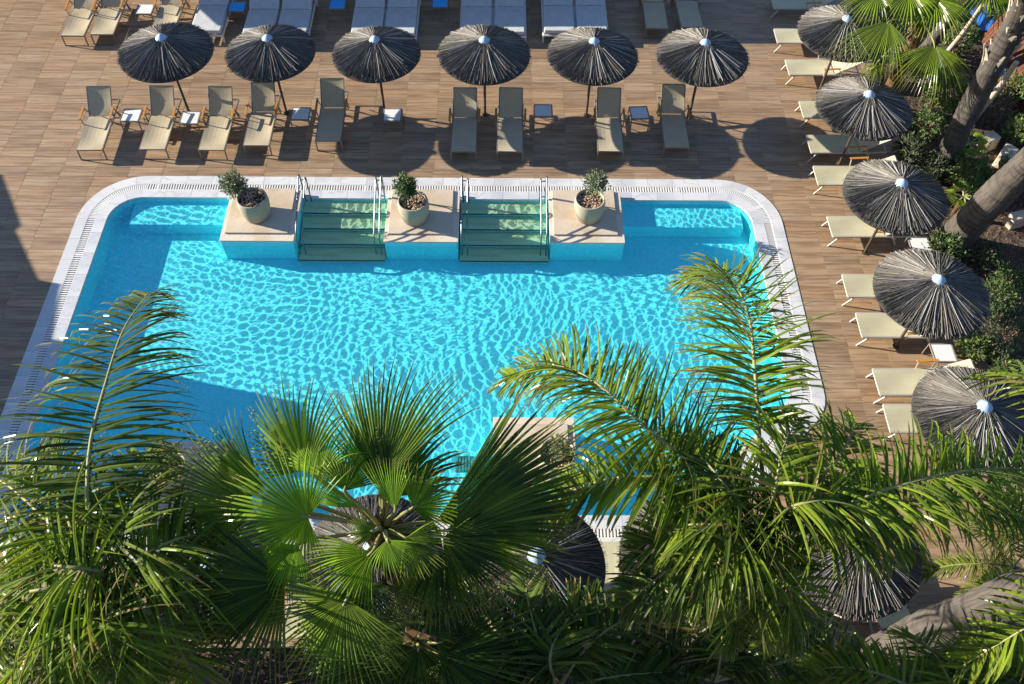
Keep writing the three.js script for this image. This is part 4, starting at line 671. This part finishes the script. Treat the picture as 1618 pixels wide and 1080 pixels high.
for (const [l, a, b, r] of [['thin pale slanting trunk at the top right, left of the peeling palm', at(1492, 88, 0), at(1552, 8, 2.2), 0.075], ['dark grey slanting trunk behind the bright fan leaves', at(1452, 90, 0), at(1520, 0, 2.4), 0.19], ['slim pale trunk with a green top, right of the ringed palm', at(1532, 195, 0), at(1606, 98, 2.0), 0.085], ['short thin trunk at the foot of the ringed palm', at(1505, 245, 0), at(1540, 185, 1.0), 0.08]]) {
  const p = thing('bare_trunk', l, 'tree trunk', a), m = a.clone().lerp(b, 0.5).add(V(0.05, 0.05, 0)), mb = new MB(); mb.tube(curve([a, m, b].map((q) => q.clone().sub(a)), 12), (k) => r * (1 - 0.25 * k), 10); put('trunk', mb, r > 0.15 ? M.bark : M.boot, p);
  for (let i = 0; i < 6; i++) { const st = new MB(); const q = a.clone().lerp(b, rr(0.2, 0.95)).sub(a); st.bar(q, q.clone().add(V(rr(-1, 1), rr(0.2, 0.8), rr(-1, 1)).multiplyScalar(0.16)), 0.02, 0.02); put('stub', st, M.boot, p); }
}
{ // bright fan palm at the top right
  const C = at(1455, 38, 2.5), foot = V(C.x - 0.15, -0.05, C.z + 0.1), p = thing('fan_palm', 'bright green fan palm at the top right behind the umbrellas', 'palm tree', foot);
  trunk(p, [foot, V(C.x, 1.2, C.z), C], (k) => 0.16, M.fibre);
  for (let i = 0; i < 22; i++) { const a = i * 2.4, y = 1.3 + i * 0.05, b = new MB(), d = V(Math.cos(a), 0, Math.sin(a)); b.bar(V(0.1, y, -0.1).addScaledVector(d, 0.13), V(0.1, y + 0.2, -0.1).addScaledVector(d, 0.27), 0.06, 0.018, d); put('leaf_base', b, M.boot, p); }
  fan(p, C, at(1476, -2, 3.1), at(1478, 66, 2.8), { spread: 1.75, seg: 40, cols: LEAF.fan, droop: 0.3, nrm: V(-0.2, 0.8, 0.6) });
  fan(p, C, at(1404, 34, 2.9), at(1368, 112, 2.4), { spread: 0.95, seg: 34, cols: LEAF.fan, droop: 0.4, nrm: V(-0.4, 0.7, 0.6) });
  fan(p, C, at(1476, 72, 2.8), at(1472, 148, 2.35), { spread: 1.25, seg: 38, cols: LEAF.fan, droop: 0.35, nrm: V(-0.1, 0.7, 0.7) });
  fan(p, C, at(1385, -8, 3.0), at(1375, 40, 2.8), { spread: 1.6, seg: 30, cols: LEAF.fan, droop: 0.4, nrm: V(-0.3, 0.7, 0.6) });
  fan(p, C, at(1560, -20, 3.0), at(1580, 40, 2.8), { spread: 1.6, seg: 30, cols: LEAF.fan, droop: 0.4, nrm: V(0.1, 0.7, 0.6) });
  fan(p, C, at(1385, 100, 2.0), at(1380, 128, 1.6), { spread: 1.3, seg: 20, cols: LEAF.fan, droop: 0.5, nrm: V(-0.3, 0.7, 0.6) });
  fan(p, C, at(1435, -10, 3.1), at(1430, 45, 2.9), { spread: 1.5, seg: 30, cols: LEAF.fan, droop: 0.5, nrm: V(-0.3, 0.7, 0.6) });
}
function shrub(label, px, py, h, rx, ry, n, size, cols, name = 'shrub') {
  const c = at(px, py, h), pos = V(c.x, 0, c.z), t = thing(name, label, 'shrub', pos), st = new MB(), mb = new MB(true);
  for (let i = 0; i < 9; i++) { const d = V(rr(-1, 1) * rx * 0.7, h + rr(0, 0.5) * ry, rr(-1, 1) * rx * 0.7); st.tube([V(rr(-0.05, 0.05), -0.05, rr(-0.05, 0.05)), d.clone().multiplyScalar(0.5).add(V(0, 0.05, 0)), d], 0.014, 4); }
  put('stem', st, M.twig, t); leafBall(mb, V(0, h, 0), rx, ry, rx, n, size, cols, 0.9); tag(put('foliage', mb, M.small, t), null, null, null, 'stuff');
}
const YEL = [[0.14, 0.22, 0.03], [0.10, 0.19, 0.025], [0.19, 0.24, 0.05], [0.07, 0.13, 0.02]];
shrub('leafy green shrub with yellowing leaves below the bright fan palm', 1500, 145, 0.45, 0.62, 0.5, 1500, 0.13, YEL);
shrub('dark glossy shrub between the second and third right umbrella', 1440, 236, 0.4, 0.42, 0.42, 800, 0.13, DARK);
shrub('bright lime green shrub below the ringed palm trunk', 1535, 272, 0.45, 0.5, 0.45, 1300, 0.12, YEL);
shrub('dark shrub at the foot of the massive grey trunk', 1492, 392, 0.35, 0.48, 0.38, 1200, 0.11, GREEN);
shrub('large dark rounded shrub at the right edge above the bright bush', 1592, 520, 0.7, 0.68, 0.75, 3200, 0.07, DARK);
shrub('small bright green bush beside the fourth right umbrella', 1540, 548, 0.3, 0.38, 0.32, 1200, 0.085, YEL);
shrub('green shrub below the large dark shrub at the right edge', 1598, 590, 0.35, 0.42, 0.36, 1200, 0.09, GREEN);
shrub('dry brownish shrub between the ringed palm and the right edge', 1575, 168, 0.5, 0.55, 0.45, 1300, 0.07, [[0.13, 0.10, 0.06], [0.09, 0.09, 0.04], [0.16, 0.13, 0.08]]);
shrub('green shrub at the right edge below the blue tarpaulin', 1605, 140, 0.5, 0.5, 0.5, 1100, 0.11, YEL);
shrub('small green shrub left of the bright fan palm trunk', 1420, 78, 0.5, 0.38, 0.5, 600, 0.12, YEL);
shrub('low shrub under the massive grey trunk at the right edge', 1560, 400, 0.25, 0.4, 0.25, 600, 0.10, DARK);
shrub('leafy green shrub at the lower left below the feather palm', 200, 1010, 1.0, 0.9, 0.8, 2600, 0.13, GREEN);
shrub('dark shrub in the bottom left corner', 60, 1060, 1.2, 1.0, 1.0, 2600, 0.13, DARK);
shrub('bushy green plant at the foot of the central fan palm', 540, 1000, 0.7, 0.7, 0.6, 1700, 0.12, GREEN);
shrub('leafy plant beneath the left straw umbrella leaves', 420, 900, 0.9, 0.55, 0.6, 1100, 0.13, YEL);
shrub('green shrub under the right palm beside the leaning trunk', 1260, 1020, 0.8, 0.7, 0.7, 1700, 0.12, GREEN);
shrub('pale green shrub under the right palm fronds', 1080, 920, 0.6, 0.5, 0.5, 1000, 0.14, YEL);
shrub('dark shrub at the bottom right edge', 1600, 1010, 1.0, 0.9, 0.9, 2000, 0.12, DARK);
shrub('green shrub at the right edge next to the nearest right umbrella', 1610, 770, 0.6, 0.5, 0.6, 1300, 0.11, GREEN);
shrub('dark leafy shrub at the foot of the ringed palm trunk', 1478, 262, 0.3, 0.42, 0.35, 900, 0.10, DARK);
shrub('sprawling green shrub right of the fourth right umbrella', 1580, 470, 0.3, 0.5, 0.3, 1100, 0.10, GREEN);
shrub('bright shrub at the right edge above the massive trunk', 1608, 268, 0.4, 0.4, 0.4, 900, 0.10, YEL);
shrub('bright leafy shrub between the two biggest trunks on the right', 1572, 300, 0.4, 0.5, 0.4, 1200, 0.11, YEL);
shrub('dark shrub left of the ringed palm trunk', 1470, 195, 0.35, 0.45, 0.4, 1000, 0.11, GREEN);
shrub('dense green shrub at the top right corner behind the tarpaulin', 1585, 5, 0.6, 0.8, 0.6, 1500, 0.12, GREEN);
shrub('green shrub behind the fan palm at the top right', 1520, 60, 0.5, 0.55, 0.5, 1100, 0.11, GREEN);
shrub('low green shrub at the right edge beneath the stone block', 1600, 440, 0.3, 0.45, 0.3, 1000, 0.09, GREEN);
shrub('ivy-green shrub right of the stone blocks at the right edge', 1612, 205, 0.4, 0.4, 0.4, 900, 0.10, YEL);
{ // small fan palms in the bed and a spiky plant
  const mk = (label, px, py, h, R, n, cols) => { const C = at(px, py, h), p = thing('small_fan_palm', label, 'palm', V(C.x, -0.03, C.z)); trunk(p, [V(C.x, -0.03, C.z), V(C.x, h * 0.6, C.z), C], 0.06, M.fibre, 6); for (let i = 0; i < n; i++) { const a = i * 2.399, d = V(Math.cos(a), 0.35, Math.sin(a)).normalize(), hub = C.clone().addScaledVector(d, R * 0.8); fan(p, C, hub, hub.clone().add(V(d.x, 0.1, d.z).multiplyScalar(R)), { spread: 1.6, seg: 22, cols, droop: 0.4, nrm: V(-d.x * 0.4, 1, -d.z * 0.4) }); } };
  mk('small fan palm with pale leaves by the massive grey trunk', 1522, 312, 0.55, 0.28, 7, LEAF.fan);
  mk('small bright fan palm beside the stone blocks', 1530, 228, 0.6, 0.32, 7, LEAF.bright);
  const C = at(1005, 935, 0.4), t = thing('agave', 'spiky pale green agave plant under the right palm', 'agave', V(C.x, 0, C.z));
  for (let i = 0; i < 26; i++) { const a = i * 2.399, el = 0.35 + (i / 26) * 1.0, mb = new MB(true), d = V(Math.cos(a) * Math.cos(el), Math.sin(el), Math.sin(a) * Math.cos(el)), s = V(-Math.sin(a), 0, Math.cos(a)); mb.col = [0.20, 0.26, 0.12].map((x) => x * rr(0.7, 1.2)); const L = rr(0.5, 0.75), q = (u, w) => [d.clone().multiplyScalar(L * u).addScaledVector(s, -w).add(V(0, 0.3 - 0.1 * u * u, 0)), d.clone().multiplyScalar(L * u).add(V(0, 0.29 - 0.1 * u * u - w * 0.4, 0)), d.clone().multiplyScalar(L * u).addScaledVector(s, w).add(V(0, 0.3 - 0.1 * u * u, 0))]; let pr = q(0.03, 0.03); for (const [u, w] of [[0.3, 0.045], [0.65, 0.035], [1, 0.002]]) { const r = q(u, w); mb.quad(pr[0], pr[1], r[1], r[0]); mb.quad(pr[1], pr[2], r[2], r[1]); pr = r; } put('leaf', mb, M.small, t); }
}
// stone blocks, fence, tarpaulins, dead branch
[[1562, 222, 0.30, 0.5, 'sunlit yellowish stone block left of the other block by the ringed palm'], [1590, 246, 0.34, 0.9, 'larger yellowish stone block right of the small fan palm'], [1606, 345, 0.28, 0.3, 'yellowish stone block at the right edge beneath the massive trunk']].forEach(([x, y, s, a, l]) => {
  const c = at(x, y, s * 0.5), t = thing('stone_block', l, 'stone', V(c.x, s * 0.5 - 0.05, c.z), a), g = new RoundedBoxGeometry(s * 1.5, s * 1.3, s, 4, 0.04), P = g.attributes.position;
  for (let i = 0; i < P.count; i++) { const k = 1 + 0.10 * Math.sin(P.getX(i) * 17 + P.getY(i) * 11 + x) * Math.cos(P.getZ(i) * 13 + y); P.setXYZ(i, P.getX(i) * k, P.getY(i) * k, P.getZ(i) * k); } g.computeVertexNormals(); put('block', g, M.stone, t);
});
{
  const a = at(1548, 60, 0), b = at(1700, 420, 0), d = b.clone().sub(a), L = d.length(); d.normalize(); const t = thing('board_fence', 'reddish brown board fence behind the ringed palm trunk', 'fence', a), n = Math.floor(L / 0.13);
  for (let i = 0; i < n; i++) { const q = d.clone().multiplyScalar(i * 0.13 + 0.06), m = new MB(); m.bar(q.clone(), q.clone().add(V(0.35, 1.0 + rr(-0.02, 0.02), 0)), 0.11, 0.02, V(1, 0, 0)); put('board', m, M.fence, t); }
  for (const y of [0.3, 0.8]) { const m = new MB(); m.bar(V(0.35 * y + 0.04, y, 0), d.clone().multiplyScalar(L).add(V(0.35 * y + 0.04, y, 0)), 0.04, 0.06); put('rail', m, M.fence, t); }
}
[[1568, 28, 0.55, 'blue tarpaulin at the top right behind the thin trunk'], [1606, 98, 0.7, 'blue tarpaulin at the right edge behind the ringed palm trunk']].forEach(([x, y, s, l]) => {
  const c = at(x, y, 0.3), t = thing('tarpaulin', l, 'tarpaulin', V(c.x, 0.3, c.z)), g = new THREE.PlaneGeometry(s * 2, s * 2, 24, 24).rotateX(-Math.PI / 2), P = g.attributes.position; for (let i = 0; i < P.count; i++) P.setY(i, 0.05 * Math.sin(P.getX(i) * 7 + x) * Math.cos(P.getZ(i) * 5) + 0.03 * Math.sin(P.getX(i) * 19 + P.getZ(i) * 13)); g.computeVertexNormals(); put('cloth', g, M.tarp, t);
});
{
  const a = at(1305, 1045, 0.2), t = thing('dead_branch', 'pale bare branch standing among the plants left of the leaning trunk', 'branch', V(a.x, -0.05, a.z)), P = (x, y, h) => at(x, y, h).sub(t.position), m = new MB();
  m.tube(curve([V(0, 0, 0), P(1306, 1010, 0.9), P(1302, 962, 1.5)], 10), (k) => 0.03 - 0.015 * k, 6); for (const [f, x, y, h] of [[0.6, 1330, 975, 1.5], [0.5, 1352, 1000, 1.3]]) m.tube(curve([P(1305, 1010 - f * 20, 0.9 + f * 0.3), P((1305 + x) / 2, y - 4, h - 0.1), P(x, y, h)], 6), 0.014, 5); put('branch', m, M.boot, t);
}
renderer.render(scene, camera);
